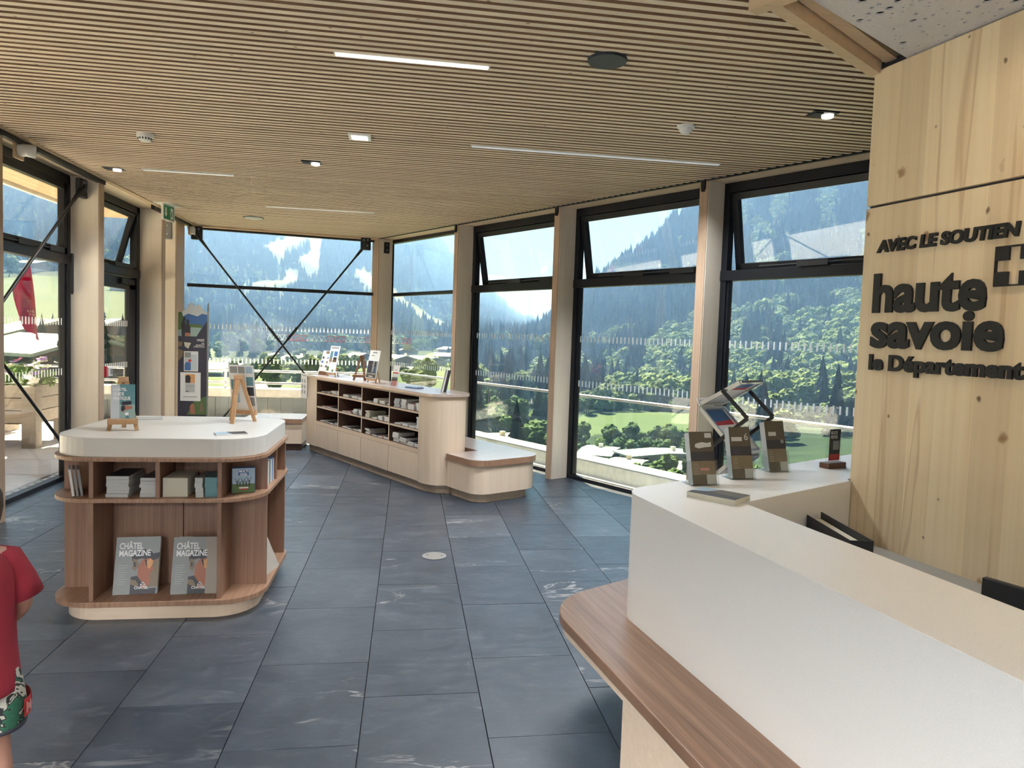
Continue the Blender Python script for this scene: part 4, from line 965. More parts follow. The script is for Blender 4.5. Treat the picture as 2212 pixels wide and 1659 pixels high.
MB().box(-9.10, -6.455, 3.872, 4.29, .392, .440, SM, mtop=1).obj('bottom_board', ['birch_h', 'shelf_back'], su)
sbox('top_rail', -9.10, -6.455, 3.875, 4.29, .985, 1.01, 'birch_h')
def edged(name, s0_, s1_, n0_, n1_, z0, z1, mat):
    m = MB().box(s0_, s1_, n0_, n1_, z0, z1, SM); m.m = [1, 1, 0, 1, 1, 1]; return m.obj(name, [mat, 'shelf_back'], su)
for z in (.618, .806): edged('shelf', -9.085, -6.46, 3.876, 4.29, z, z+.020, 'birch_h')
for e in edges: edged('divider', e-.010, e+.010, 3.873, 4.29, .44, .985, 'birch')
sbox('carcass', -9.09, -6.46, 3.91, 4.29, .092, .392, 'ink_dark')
for i in range(4): sbox('door', edges[i]+.004, edges[i+1]-.004, 3.871, 3.892, .10, .388, 'birch', .001)
# brochures in the compartments
rows = ((.44, 'bottom'), (.638, 'middle'), (.826, 'top')); cols_ = ('first', 'second', 'third', 'fourth')
# (column, row, offset from the left of the compartment, width, pile height, leaves, colours)
STK = [(0, 2, .06, .10, .012, 'paper'), (0, 2, .25, .07, .014, 'paper'), (0, 2, .40, .14, .045, 'paper'), (0, 2, .56, .09, .05, 'paper_grey'),
 (0, 1, .12, .12, .010, 'ink_pink'), (0, 1, .28, .16, .012, 'ink_dark'), (0, 1, .48, .15, .012, 'ink_dark'), (0, 0, .05, .10, .012, 'paper'), (0, 0, .20, .12, .012, 'ink_dark'), (0, 0, .36, .12, .015, 'ink_dark'), (0, 0, .52, .10, .03, 'paper_grey'),
 (1, 2, .06, .15, .030, 'paper'), (1, 2, .29, .15, .030, 'paper'), (1, 2, .48, .13, .030, 'ink_dark'), (1, 1, .05, .11, .012, 'ink_pink'), (1, 1, .19, .09, .012, 'ink_red'), (1, 1, .34, .11, .062, 'paper'), (1, 1, .49, .11, .062, 'ink_sky'), (1, 0, .04, .13, .012, 'paper'), (1, 0, .20, .12, .012, 'ink_dark'), (1, 0, .36, .11, .014, 'ink_tan'), (1, 0, .50, .12, .025, 'ink_grey'),
 (2, 2, .06, .11, .010, 'ink_dark'), (2, 2, .23, .10, .050, 'paper'), (2, 2, .38, .13, .035, 'paper'), (2, 2, .55, .10, .018, 'ink_teal'), (2, 1, .03, .11, .075, 'paper_cream'), (2, 1, .20, .12, .014, 'paper'), (2, 1, .36, .10, .050, 'paper'), (2, 1, .50, .13, .055, 'ink_grey'), (2, 0, .03, .11, .065, 'ink_navy'), (2, 0, .20, .12, .014, 'ink_dark'), (2, 0, .36, .11, .014, 'ink_pink'), (2, 0, .50, .11, .025, 'ink_dark'),
 (3, 2, .04, .12, .095, 'paper_grey'), (3, 2, .20, .10, .100, 'ink_grey'), (3, 2, .34, .13, .062, 'ink_pink'), (3, 2, .52, .11, .085, 'paper'), (3, 1, .05, .14, .014, 'paper'), (3, 1, .24, .12, .026, 'paper'), (3, 1, .40, .10, .018, 'paper'), (3, 1, .53, .09, .125, 'paper'), (3, 0, .02, .13, .100, 'paper'), (3, 0, .18, .14, .065, 'ink_dark'), (3, 0, .35, .13, .042, 'ink_navy'), (3, 0, .50, .12, .038, 'ink_dark')]
ordn = {}
for (c, r_, o_, w_, h_, mt) in STK:
    z, rn = rows[r_]; ordn[(c, r_)] = ordn.get((c, r_), 0)+1
    s_a = edges[c]+.012+o_*.98; n = max(1, round(h_/.021)); lh = h_/n; w_ = min(w_, edges[c+1]-.014-s_a)
    lbl = '%s booklet pile from the left, %s row of the %s compartment in the shelving unit' % (('first', 'second', 'third', 'fourth')[ordn[(c, r_)]-1], rn, cols_[c])
    lbl = 'booklet in %s place, %s row, %s compartment of the shelving unit' % (('leftmost', 'second', 'third', 'fourth')[ordn[(c, r_)]-1], rn, cols_[c])
    edge = mt if mt.startswith('paper') else 'paper'
    for k_ in range(n):
        me = MB().box(0, w_, 0, .21, 0, lh-.0008, mi=0, mtop=1).mesh('booklet', [edge, mt]); ob = link('booklet', me)
        ob.matrix_world = FR @ TR(s_a, 3.905+random.uniform(-.006, .012), z+.0004+k_*lh, random.uniform(-.025, .025)); tag(ob, '%s %s' % (ORD(k_, n), lbl), 'booklet', lbl)
# things on top of the unit
def ssn(s_, n_, z, rz=0, rx=0): return FR @ TR(s_, n_, z, rz, rx)
TZ = 1.0362
pq = thing('photo_plaque', 'white printed plaque in a dark wooden foot on the far end of the shelving unit', 'plaque', ssn(-9.30, 4.05, TZ, math.radians(8)))
MB().box(-.075, .075, -.03, .03, 0, .05).obj('foot', 'easel_dark', pq)
def sheet(par, W_, H_, cells, z=0, tilt=-.2, name='print', base='paper', yo=0):
    S = Matrix.Translation((0, yo, z)) @ Matrix.Rotation(tilt, 4, 'X')
    MB().box(-W_/2, W_/2, 0, .004, 0, H_, S).obj('board', base, par)
    m = MB(); ms = []
    for (x0, x1, z0, z1, c) in cells:
        if c not in ms: ms.append(c)
        m.quad([S @ Vector((-W_/2+x*W_, -.0008, zz_*H_)) for x, zz_ in ((x0, z0), (x1, z0), (x1, z1), (x0, z1))], ms.index(c))
    m.obj(name, ms, par)
sheet(pq, .27, .30, [(.3, .6, .86, .98, 'ink_tan'), (.6, .98, .86, .98, 'ink_dark')]+[(.08+.45*i, .24+.45*i, .62-.2*j, .72-.2*j, ('ink_dark', 'ink_blue', 'ink_tan')[(i+j) % 3]) for i in range(2) for j in range(3)]+[(.30+.42*i, .48+.42*i, .64-.2*j, .655-.2*j, 'ink_grey') for i in range(2) for j in range(3)], .04, -.28)
sM = ssn(-8.93, 4.02, TZ, math.radians(6)); easel(sM, 'small pale wooden easel with a mountain leaflet on top of the shelving unit', .20, .20)
lf1 = thing('leaflet', 'pale green mountain leaflet on the small easel of the shelving unit', 'leaflet', sM @ TR(0, -.04, .055))
sheet(lf1, .235, .36, [(.1, .9, .90, .96, 'ink_grey'), (.12, .40, .40, .80, 'ink_teal'), (.12, .40, .40, .52, 'ink_orange'), (.52, .88, .62, .80, 'ink_blue'), (.52, .88, .40, .58, 'ink_dark'), (.6, .8, .42, .5, 'ink_orange'), (.02, .28, .06, .22, 'ink_green'), (.6, .8, .04, .12, 'ink_green')], 0, -.22)
m = MB(); P0 = [(-.06, .10), (-.02, .14), (.0, .125), (.04, .17), (.08, .11)]
for i in range(4): m.bar((P0[i][0], -.003+P0[i][1]*-.0+.02*P0[i][1]*10*.22, P0[i][1]*.975), (P0[i+1][0], -.003+.02*P0[i+1][1]*10*.22, P0[i+1][1]*.975), .002, .002)
m.obj('outline_print', 'ink_dark', lf1)
dM = ssn(-8.20, 4.06, TZ, math.radians(40)); easel(dM, 'empty dark stained easel turned sideways on the shelving unit', .31, .16, 'easel_dark')
eM = ssn(-7.80, 4.03, TZ, math.radians(4)); easel(eM, 'small wooden easel carrying a white portrait poster on the shelving unit', .22, .20)
po = thing('poster_card', 'white poster card with a dark portrait picture on the shelving unit easel', 'poster', eM @ TR(0, -.042, .055))
sheet(po, .235, .34, [(.2, .5, .80, .83, 'ink_grey'), (.3, .72, .90, .94, 'ink_grey'), (.04, .5, .22, .62, 'ink_navy'), (.52, .96, .22, .62, 'ink_grey'), (.06, .48, .46, .55, 'ink_tan'), (.04, .96, .02, .22, 'ink_olive'), (.1, .9, .15, .18, 'paper'), (.3, .7, .05, .09, 'paper'), (.62, .86, .22, .45, 'ink_blue'), (.66, .82, .42, .60, 'ink_dark'), (.70, .79, .46, .55, 'ink_skin')], 0, -.2)
hr = thing('leaflet_holder', 'clear holder with red and grey leaflets on the shelving unit', 'leaflet holder', ssn(-7.30, 4.02, TZ, math.radians(10)))
MB().box(-.06, .06, -.012, -.009, 0, .10, Matrix.Rotation(-.2, 4, 'X')).obj('front_plate', 'acrylic', hr); MB().box(-.06, .06, .03, .033, 0, .2, Matrix.Rotation(-.2, 4, 'X')).obj('back_plate', 'acrylic', hr)
l2 = thing('leaflet', 'red footed leaflet in the clear holder on the shelving unit', 'leaflet', ssn(-7.30, 4.02, TZ, math.radians(10)))
sheet(l2, .105, .235, [(.0, 1, .0, .24, 'ink_pink'), (0, 1, .24, .62, 'ink_grey'), (0, 1, .42, .60, 'paper'), (0, 1, .60, .66, 'ink_red'), (.0, 1, .24, .36, 'ink_tan'), (.3, .7, .76, .79, 'ink_grey')], .003, -.2, yo=.01)
fl1 = MB().box(-.10, .10, -.05, .05, 0, .010, mi=0, mtop=1).obj('booklet', ['ink_blue', 'paper']); fl1.matrix_world = ssn(-6.95, 4.10, TZ, .2); tag(fl1, 'flat booklet with a blue edge lying on the shelving unit top', 'booklet')
fl2 = MB().box(-.085, .085, -.045, .045, 0, .007).obj('booklet', 'ink_sky'); fl2.matrix_world = ssn(-6.95, 4.10, TZ+.0103, .3); tag(fl2, 'pale blue booklet lying crosswise on the flat blue booklet', 'booklet')
S = Matrix.Rotation(-.2, 4, 'X')
for k_, mt in enumerate(('ink_grey', 'paper', 'ink_dark', 'black_plastic')):
    o = MB().box(-.045, .045, k_*.013, k_*.013+.0125, 0, .24).obj('book', mt); o.matrix_world = ssn(-6.43, 4.12, TZ+.003, math.radians(-38)) @ S
    tag(o, ('grey front book standing at the rounded end of the shelving unit', 'white book behind the grey one at the rounded end of the shelving unit', 'dark book, third of four at the rounded end of the shelving unit', 'black rear book of four at the rounded end of the shelving unit')[k_], 'book', 'standing books on the shelving unit')
hs = thing('wall_leaflet', 'white programme sheet in a clear pocket hanging at the far end of the shelving unit', 'sheet', ssn(-9.47, 3.845, .71))
sheet(hs, .20, .34, [(.15, .85, .9, .93, 'ink_grey')]+[(.18+.42*i, .36+.42*i, .62-.22*j, .76-.22*j, 'ink_grey') for i in range(2) for j in range(3)], 0, 0)
MB().box(-.10, .10, .004, .02, .30, .335).obj('hook', 'acrylic', hs)

# ---- bench around the near end and the bench under the end window
bn1 = thing('bench', 'light wooden bench with rounded corner and laminated seat next to the shelving unit', 'bench', FR @ Matrix.Translation((-5.85, 4.45, 0)))
BM = Matrix.Translation((5.85, -4.45, 0))
def bpoly(g):
    return [(-6.117+.0, 4.0+g)]+fillet((-6.117, 4.0+g), (-5.57-g, 4.0+g), (-5.57-g, 4.87-g), .17-g*.5, 10)+fillet((-5.57-g, 4.0+g), (-5.57-g, 4.87-g), (-9, 4.87-g), .24-g*.5, 10)+[(-9.0, 4.87-g), (-9.0, 4.40), (-6.117, 4.40)]
MB().prism(bpoly(0), .372, .43, BM).obj('seat_edge', 'island_edge', bn1)
MB().prism(bpoly(.001), .4301, .4325, BM).obj('seat_top', 'top_wood', bn1)
MB().prism(bpoly(.02), .092, .372, BM).obj('body', 'birch', bn1, smooth=True, fix=True)
MB().prism(bpoly(.075), 0, .092, BM).obj('plinth', 'kick', bn1)
bn2 = thing('bench', 'light wooden bench under the end window behind the island', 'bench', (-1.77, 10.33, 0))
pb = lambda g: rrect(-.40+g, .37-g*.2, -.33+g, .33-g, (.15, .01, .01, .15), 8)
MB().prism(pb(0), .372, .43).obj('seat_edge', 'island_edge', bn2); MB().prism(pb(.001), .4301, .4325).obj('seat_top', 'top_wood', bn2); MB().prism(pb(.02), .092, .372).obj('body', 'birch', bn2); MB().prism(pb(.07), 0, .092).obj('plinth', 'shelf_back', bn2)

# ================================================================= POSTER STAND
tt = thing('poster_stand', 'tall dark poster stand with a mountain-shaped top edge by the corner column', 'poster stand', TR(-2.93, 10.42, 0))
W2 = .188
outl = [(-W2, .02), (W2, .02), (W2, 1.83), (.15, 1.845), (.115, 1.90), (.075, 1.945), (.05, 1.93), (.03, 1.895), (.0, 1.955), (-.02, 1.965), (-.05, 1.93), (-.09, 1.87), (-.12, 1.84), (-W2, 1.825)]
RXM = Matrix.Rotation(PI/2, 4, 'X')
MB().prism(outl, -.004, .004, RXM).obj('board', 'ink_navy', tt)
MB().box(-.2, .2, -.16, .16, 0, .02).obj('foot', 'grey_metal', tt); MB().box(W2, W2+.018, -.010, .010, .0, 1.96).obj('edge_post', 'grey_metal', tt)
def prints(par, Y, items, name='print'):
    m = MB(); ms = []
    for i, (pts_, c) in enumerate(items):
        if c not in ms: ms.append(c)
        m.quad([(x, Y-.0003*i, z) for x, z in pts_], ms.index(c))
    return m.obj(name, ms, par)
prints(tt, -.0046, [([(-W2, 1.50), (.05, 1.50), (W2, 1.72), (W2, 1.83), (.15, 1.845), (.115, 1.90), (.075, 1.945), (.05, 1.93), (.03, 1.895), (0, 1.955), (-.02, 1.965), (-.05, 1.93), (-.09, 1.87), (-.12, 1.84), (-W2, 1.825)], 'sky_print'),
 ([(-W2, 1.50), (.05, 1.50), (W2, 1.72), (W2, 1.80), (.12, 1.815), (.06, 1.775), (-.02, 1.80), (-.06, 1.81), (-.12, 1.775), (-W2, 1.78)], 'ink_blue'),
 ([(-W2, 1.50), (.05, 1.50), (.13, 1.64), (.11, 1.665), (-.02, 1.67), (-W2, 1.66)], 'ink_green'), ([(-W2, 1.50), (.05, 1.50), (.115, 1.62), (-.02, 1.625), (-W2, 1.60)], 'ink_lake'),
 ([(-W2, 1.58), (-.13, 1.60), (-.12, 1.74), (-.14, 1.83), (-W2, 1.825)], 'ink_green'),
 ([(-.14, 1.50), (-.10, 1.50), (-.09, 1.66), (-.10, 1.71), (-.085, 1.74), (-.10, 1.76), (-.125, 1.755), (-.13, 1.72), (-.15, 1.66)], 'ink_dark'), ([(-.10, 1.52), (-.03, 1.52), (-.03, 1.62), (-.05, 1.67), (-.045, 1.72), (-.065, 1.735), (-.085, 1.715), (-.08, 1.67), (-.105, 1.60)], 'ink_dark'), ([(-.09, 1.50), (-.035, 1.50), (-.03, 1.545), (-.10, 1.55)], 'ink_skin'),
 ([(-W2, 1.36), (-.14, 1.36), (-.13, 1.42), (-W2, 1.43)], 'ink_tan'), ([(-.10, 1.36), (-.055, 1.33), (-.02, 1.41), (-.11, 1.42)], 'paper_cream'), ([(-W2, 1.15), (-.13, 1.22), (-.12, 1.30), (-W2, 1.33)], 'ink_tan'),
 ([(-.07, .42), (W2, .42), (W2, .68), (.03, .62)], 'ink_green'), ([(-.02, .43), (.04, .43), (.03, .55), (.0, .58), (-.03, .54)], 'ink_skin'), ([(.10, .46), (.15, .46), (.14, .57), (.12, .60), (.10, .55)], 'ink_tan')], 'poster_print')
text('lettering', 'VIVEZ', .045, 'ink_white', tt, Matrix.Translation((.155, -.0095, 1.435)) @ RX, align='RIGHT', sx=.85, bold=.0008)
text('lettering', "DES\nMOMENTS\nD'ÉMOTIONS", .0235, 'ink_white', tt, Matrix.Translation((.155, -.0095, 1.398)) @ RX, align='RIGHT', sx=1.0, bold=.0004)
def notice(label, x, z, w_, h_, items):
    t = thing('notice', label, 'notice', TR(-2.93+x, 10.42-.0105, z))
    MB().box(0, w_, 0, .0015, 0, h_).obj('sheet', 'paper', t); prints(t, -.0004, items)
notice('small framed notice with a blue picture pinned on the poster stand', -.11, 1.02, .185, .275, [([(.01, .012), (.175, .012), (.175, .262), (.01, .262)], 'sky_print'), ([(.01, .012), (.09, .012), (.09, .12), (.03, .13), (.01, .09)], 'ink_blue'), ([(.06, .12), (.10, .14), (.09, .17), (.06, .16)], 'ink_red'), ([(.01, .19), (.09, .19), (.09, .262), (.01, .262)], 'ink_grey'), ([(.095, .235), (.17, .235), (.17, .255), (.095, .255)], 'paper')])
notice('white sheet with a portrait photo pinned low on the poster stand', -.155, .61, .265, .395, [([(.065, .25), (.19, .25), (.19, .37), (.065, .37)], 'ink_orange'), ([(.065, .25), (.13, .25), (.135, .33), (.11, .36), (.065, .345)], 'ink_dark'), ([(.065, .12), (.19, .12), (.19, .245), (.065, .245)], 'paper_grey'), ([(.09, .21), (.185, .21), (.185, .216), (.09, .216)], 'ink_grey'), ([(.09, .19), (.185, .19), (.185, .194), (.09, .194)], 'ink_grey'), ([(.075, .13), (.11, .13), (.11, .14), (.075, .14)], 'ink_dark'), ([(.04, .055), (.22, .055), (.22, .063), (.04, .063)], 'ink_grey')])

# ================================================================= CEILING DEVICES
def linear(x0, x1, y_, label, on='lamp_dim'):
    t = thing('linear_light', label, 'ceiling light', (x0, y_, H))
    MB().box(0, x1-x0, -.026, .026, .0, .05).obj('housing', 'alu', t); MB().box(.01, x1-x0-.01, -.018, .018, -.006, .001).obj('diffuser', on, t); area_lamp('lamp', t, Matrix.Translation(((x1-x0)/2, 0, -.008)), x1-x0-.04, .026, 9*(x1-x0), (.93, .97, 1), 130)
linear(-.442, .413, 4.103, 'short white linear ceiling light nearest the viewer', 'lamp_line'); linear(.448, 2.549, 5.80, 'long linear ceiling light in front of the tall windows'); linear(-2.607, -1.752, 7.573, 'linear ceiling light above the island near the terrace side'); linear(-1.794, -.47, 9.36, 'linear ceiling light farthest back near the end window')
sp = thing('ceiling_speaker', 'round dark grey ceiling disc between the slats', 'speaker', (1.015, 3.824, H)); MB().lathe(((.095, .03), (.100, .0), (.104, -.012), (.102, -.016), (.0, -.016)), 40).obj('grille', 'slate_plastic', sp, smooth=True); MB().lathe(((.106, .03), (.109, .004), (.104, -.004), (.1, -.004)), 40).obj('rim', 'black_plastic', sp)
sm = thing('smoke_detector', 'white round smoke detector on the slat ceiling', 'smoke detector', (-2.102, 6.163, H))
MB().lathe(((.062, 0), (.062, -.026), (.055, -.032)), 28).obj('base', 'white_plastic', sm, smooth=True); MB().lathe(((.050, -.030), (.046, -.050), (.03, -.060), (0, -.060)), 28).obj('cap', 'white_plastic', sm, smooth=True)
for k in range(14): a = k*2*PI/14; MB().box(-.004, .004, .0475, .051, -.048, -.034, Matrix.Rotation(a, 4, 'Z')).obj('vent_slot', 'black_plastic', sm)
em = thing('emergency_light', 'square white emergency light panel in the ceiling', 'ceiling light', (-.413, 5.764, H)); MB().box(-.085, .085, -.085, .085, -.010, .02).obj('frame', 'white_plastic', em, bevel=.004); MB().box(-.06, .06, -.055, .055, -.014, -.009).obj('diffuser', 'lamp_white', em)
def spot(x, y_, label):
    t = thing('recessed_spot', label, 'ceiling spot', (x, y_, H)); MB().box(-.085, .085, -.06, .06, -.006, .03).obj('frame', 'black_plastic', t, bevel=.003)
    MB().lathe(((.038, -.006), (.036, -.022), (.03, -.024), (0, -.024)), 20, Matrix.Translation((.035, 0, 0))).obj('lamp', 'lamp_spot', t); MB().box(-.07, -.015, -.04, .04, -.012, -.005).obj('louvre', 'slate_plastic', t)
spot(-.904, 6.767, 'small black ceiling spot in the middle of the room'); spot(-2.885, 7.619, 'small black ceiling spot near the terrace windows'); spot(2.6, 4.365, 'black square ceiling spot beside the timber wall')
dt = thing('motion_sensor', 'white dome motion sensor on the slat ceiling', 'sensor', (1.866, 4.842, H)); MB().lathe(((.062, .0), (.060, -.014), (.05, -.018)), 28).obj('base', 'white_plastic', dt, smooth=True); MB().lathe(((.048, -.016), (.042, -.04), (.024, -.056), (0, -.060)), 28).obj('dome', 'white_plastic', dt, smooth=True)
dd = thing('ceiling_disc', 'flat grey ceiling disc near the end window', 'speaker', (-2.135, 10.352, H)); MB().lathe(((.12, .02), (.12, -.010), (.11, -.016), (0, -.016)), 32).obj('grille', 'grey_plastic', dd, smooth=True); MB().lathe(((.135, .02), (.135, -.004), (.12, -.006)), 32).obj('rim', 'slate_plastic', dd)
ex = thing('exit_sign', 'green and white emergency exit sign hanging from the ceiling near the door', 'exit sign', TR(-3.02, 9.66, H, math.radians(78)))
MB().box(-.17, .17, -.10, .10, -.006, .01).obj('mount', 'white_plastic', ex); MB().box(-.135, .135, -.012, .012, -.20, -.005).obj('panel', 'white_plastic', ex)
m = MB(); Y = -.0125
for sgn_ in (1, -1):
    y2 = Y*1 if sgn_ > 0 else -Y
    P = lambda x0, x1, z0, z1, mi, e=0: m.quad([(x0, y2-sgn_*e, z0), (x1, y2-sgn_*e, z0), (x1, y2-sgn_*e, z1), (x0, y2-sgn_*e, z1)], mi)
    P(-.115, .115, -.185, -.02, 0); P(.035, .095, -.175, -.04, 1, .0005); P(.05, .075, -.15, -.085, 0, .001); P(.055, .07, -.08, -.065, 0, .001)
    m.quad([(-.07, y2-sgn_*.0005, -.165), (-.10, y2-sgn_*.0005, -.115), (-.085, y2-sgn_*.0005, -.115), (-.085, y2-sgn_*.0005, -.045), (-.055, y2-sgn_*.0005, -.045), (-.055, y2-sgn_*.0005, -.115), (-.04, y2-sgn_*.0005, -.115)], 1)
m.obj('pictogram', ['exit_green', 'ink_white'], ex)
# wall speakers / sensors on little wooden brackets at the left ceiling edge
def bracket_dev(y_, label, blabel, big):
    b = thing('wooden_bracket', blabel, 'bracket', TR(-3.2, y_, 3.02)); k = 1 if big else .8
    MB().box(-.05*k, -.03*k, -.07*k, .07*k, -.04, .13).obj('back_board', 'trim_wood', b); MB().box(-.05*k, .07*k, -.07*k, .07*k, .115, .135).obj('top_board', 'trim_wood', b)
    d = thing('wall_detector', label, 'detector', TR(-3.2, y_, 3.045))
    if big:
        M2 = Matrix.Translation((-.03, 0, .01)) @ Matrix.Rotation(PI/2, 4, 'Y')
        MB().lathe(((.05, 0), (.052, .02), (.048, .075)), 28, M2).obj('body', 'white_plastic', d, smooth=True)
        M3 = Matrix.Translation((.04, -.015, .005)) @ Matrix.Rotation(math.radians(25), 4, 'Z') @ Matrix.Rotation(PI/2, 4, 'Y')
        MB().lathe(((.036, -.02), (.052, .0), (.054, .05), (.050, .056)), 28, M3).obj('head', 'white_plastic', d, smooth=True)
        MB().lathe(((.050, .0555), (.046, .059), (0, .059)), 28, M3).obj('lens_plate', 'grey_plastic', d, smooth=True); MB().lathe(((.006, .059), (.004, .064), (0, .064)), 10, M3).obj('indicator', 'black_plastic', d)
    else:
        MB().box(-.024, .04, -.04, .04, -.05, .06).obj('body', 'white_plastic', d, bevel=.012); MB().box(-.01, .03, -.043, -.039, -.03, .02).obj('lens_plate', 'paper', d); MB().tube((.04, 0, .04), (.075, .0, .03), .006, 8).obj('cable', 'black_plastic', d)
bracket_dev(6.62, 'white cylindrical detector with a tilted head above the terrace window', 'wooden bracket behind the cylindrical detector at the ceiling edge', True)
bracket_dev(11.30, 'small white box sensor at the corner of the end window', 'wooden bracket holding the small box sensor in the corner', False)
rb = thing('door_alarm_box', 'small red and white emergency release box beside the terrace door', 'alarm box', TR(-3.24, 8.33, 1.06)); MB().box(-.03, .03, -.035, .0, 0, .12).obj('back_box', 'red_box', rb, bevel=.004); MB().box(-.028, .05, -.0, .09, .01, .11).obj('cover', 'white_plastic', rb, bevel=.006); MB().box(.02, .056, .02, .07, .03, .09).obj('plate', 'grey_metal', rb)
# added fill lamps behind the viewer, put in to brighten the room
for i, (x, y_) in enumerate(((-2.0, -1.3), (.2, -1.9), (-2.0, -3.3), (.4, -4.0))):
    t = thing('fill_light', ('long added fill lamp behind the viewer, first by the terrace side', 'long added fill lamp behind the viewer, first by the desk side', 'long added fill lamp behind the viewer, second by the terrace side', 'long added fill lamp behind the viewer, second by the desk side')[i], 'fill lamp', (x, y_, 2.35))
    m = MB().box(-.75, .75, -.07, .07, 0, .012); m.box(-.75, .75, -.07, -.062, .012, .05); m.box(-.75, .75, .062, .07, .012, .05); m.obj('housing', 'alu', t)
    MB().box(-.74, .74, -.06, .06, -.002, 0).obj('diffuser', 'lamp_dim', t)
    area_lamp('lamp', t, Matrix.Translation((0, 0, -.003)), 1.46, .13, FILL_LAMP_W*(1.0, .5, 1.7, .6)[i], (.93, .97, 1), 156)
    for sx in (-.6, .6): MB().tube((sx, .066, .05), (sx, .066, .80), .003, 6).obj('wire', 'steel', t)
for i, (x, y_) in enumerate(((1.98, 2.05), (2.12, 1.25), (2.27, .45))):
    dl = thing('desk_downlight', ('warm round downlight over the desk, nearest the sign lettering', 'warm round downlight over the desk, middle of three', 'warm round downlight over the desk, farthest from the sign lettering')[i], 'ceiling light', (x, y_, 3.0145), 'downlights over the desk')
    MB().lathe(((.075, .03), (.075, -.004), (.064, -.008)), 32).obj('rim', 'white_plastic', dl); MB().lathe(((.063, -.002), (.06, -.004), (0, -.004)), 32).obj('lamp_disc', 'lamp_spot', dl)
    area_lamp('lamp', dl, Matrix.Translation((0, 0, -.006)), .11, .11, 58, (1, .84, .64), 168)
# ================================================================= LANDSCAPE (polar tables: azimuth -> (distance, slope tangent seen from the house))
T_BACK = [(-43.74, [(25, -0.1348), (60, -0.0754), (100, -0.0557), (200, -0.0341), (300, -0.0184), (550, 0.0246), (700, 0.0343), (1500, 0.0887), (2800, 0.1962), (3400, 0.1195)]), (-37.51, [(25, -0.1472), (60, -0.0796), (100, -0.0572), (200, -0.0326), (300, -0.0148), (550, 0.034), (700, 0.045), (1500, 0.1066), (2800, 0.2282), (3400, 0.1415)]), (-27.12, [(25, -0.1638), (60, -0.0844), (100, -0.0581), (200, -0.0293), (300, -0.0084), (550, 0.0487), (700, 0.0616), (1500, 0.1336), (2800, 0.2553), (3400, 0.154)]), (-23.05, [(25, -0.1689), (60, -0.0856), (100, -0.058), (200, -0.0278), (300, -0.0059), (550, 0.054), (700, 0.0676), (1500, 0.143), (2800, 0.2388), (3400, 0.1322)]), (-19.16, [(25, -0.1729), (60, -0.0862), (100, -0.0576), (200, -0.0261), (300, -0.0034), (550, 0.0589), (700, 0.0729), (1500, 0.1513), (2800, 0.2233), (3400, 0.1122)]), (-14.67, [(25, -0.1826), (60, -0.1164), (100, -0.0955), (200, -0.0657), (300, -0.0538), (550, -0.036), (700, -0.0241), (1500, 0.0804), (2800, 0.2061), (3400, 0.1137)]), (-9.85, [(25, -0.1855), (60, -0.1171), (100, -0.0955), (200, -0.0647), (300, -0.0524), (550, -0.034), (700, -0.0218), (1500, 0.0752), (2800, 0.1922), (3400, 0.0965)]), (-4.74, [(25, -0.1871), (60, -0.1169), (100, -0.0948), (200, -0.0632), (300, -0.0506), (550, -0.0317), (700, -0.0191), (1500, 0.072), (2800, 0.182), (3400, 0.0836)]), (0.6, [(25, -0.1871), (60, -0.1158), (100, -0.0932), (200, -0.061), (300, -0.0482), (550, -0.029), (700, -0.0162), (1500, 0.0595), (2800, 0.1512), (3400, 0.0505)]), (2.24, [(25, -0.1868), (60, -0.1152), (100, -0.0925), (200, -0.0602), (300, -0.0474), (550, -0.0281), (700, -0.0153), (1500, 0.0473), (2800, 0.1232), (3400, 0.0218)]), (3.41, [(25, -0.1865), (60, -0.1147), (100, -0.092), (200, -0.0597), (300, -0.0468), (550, -0.0275), (700, -0.0146), (1500, 0.0386), (2800, 0.1033), (3400, 0.0014)]), (5.72, [(25, -0.1856), (60, -0.1137), (100, -0.0909), (200, -0.0585), (300, -0.0455), (550, -0.0262), (700, -0.0133), (1500, 0.0206), (2800, 0.0617), (3400, -0.041)]), (9.19, [(25, -0.1837), (60, -0.1117), (100, -0.0889), (200, -0.0565), (300, -0.0435), (550, -0.0241), (700, -0.0112), (1500, 0.0033), (2800, 0.0209), (3400, -0.0824)]), (12.36, [(25, -0.1814), (60, -0.1096), (100, -0.0868), (200, -0.0544), (300, -0.0415), (550, -0.0222), (700, -0.0093), (1500, -0.0006), (2800, 0.01), (3400, -0.0933)]), (16.38, [(25, -0.1776), (60, -0.1064), (100, -0.0838), (200, -0.0517), (300, -0.0388), (550, -0.0196), (700, -0.0068), (1500, -0.004), (2800, -0.0005), (3400, -0.1031)])]
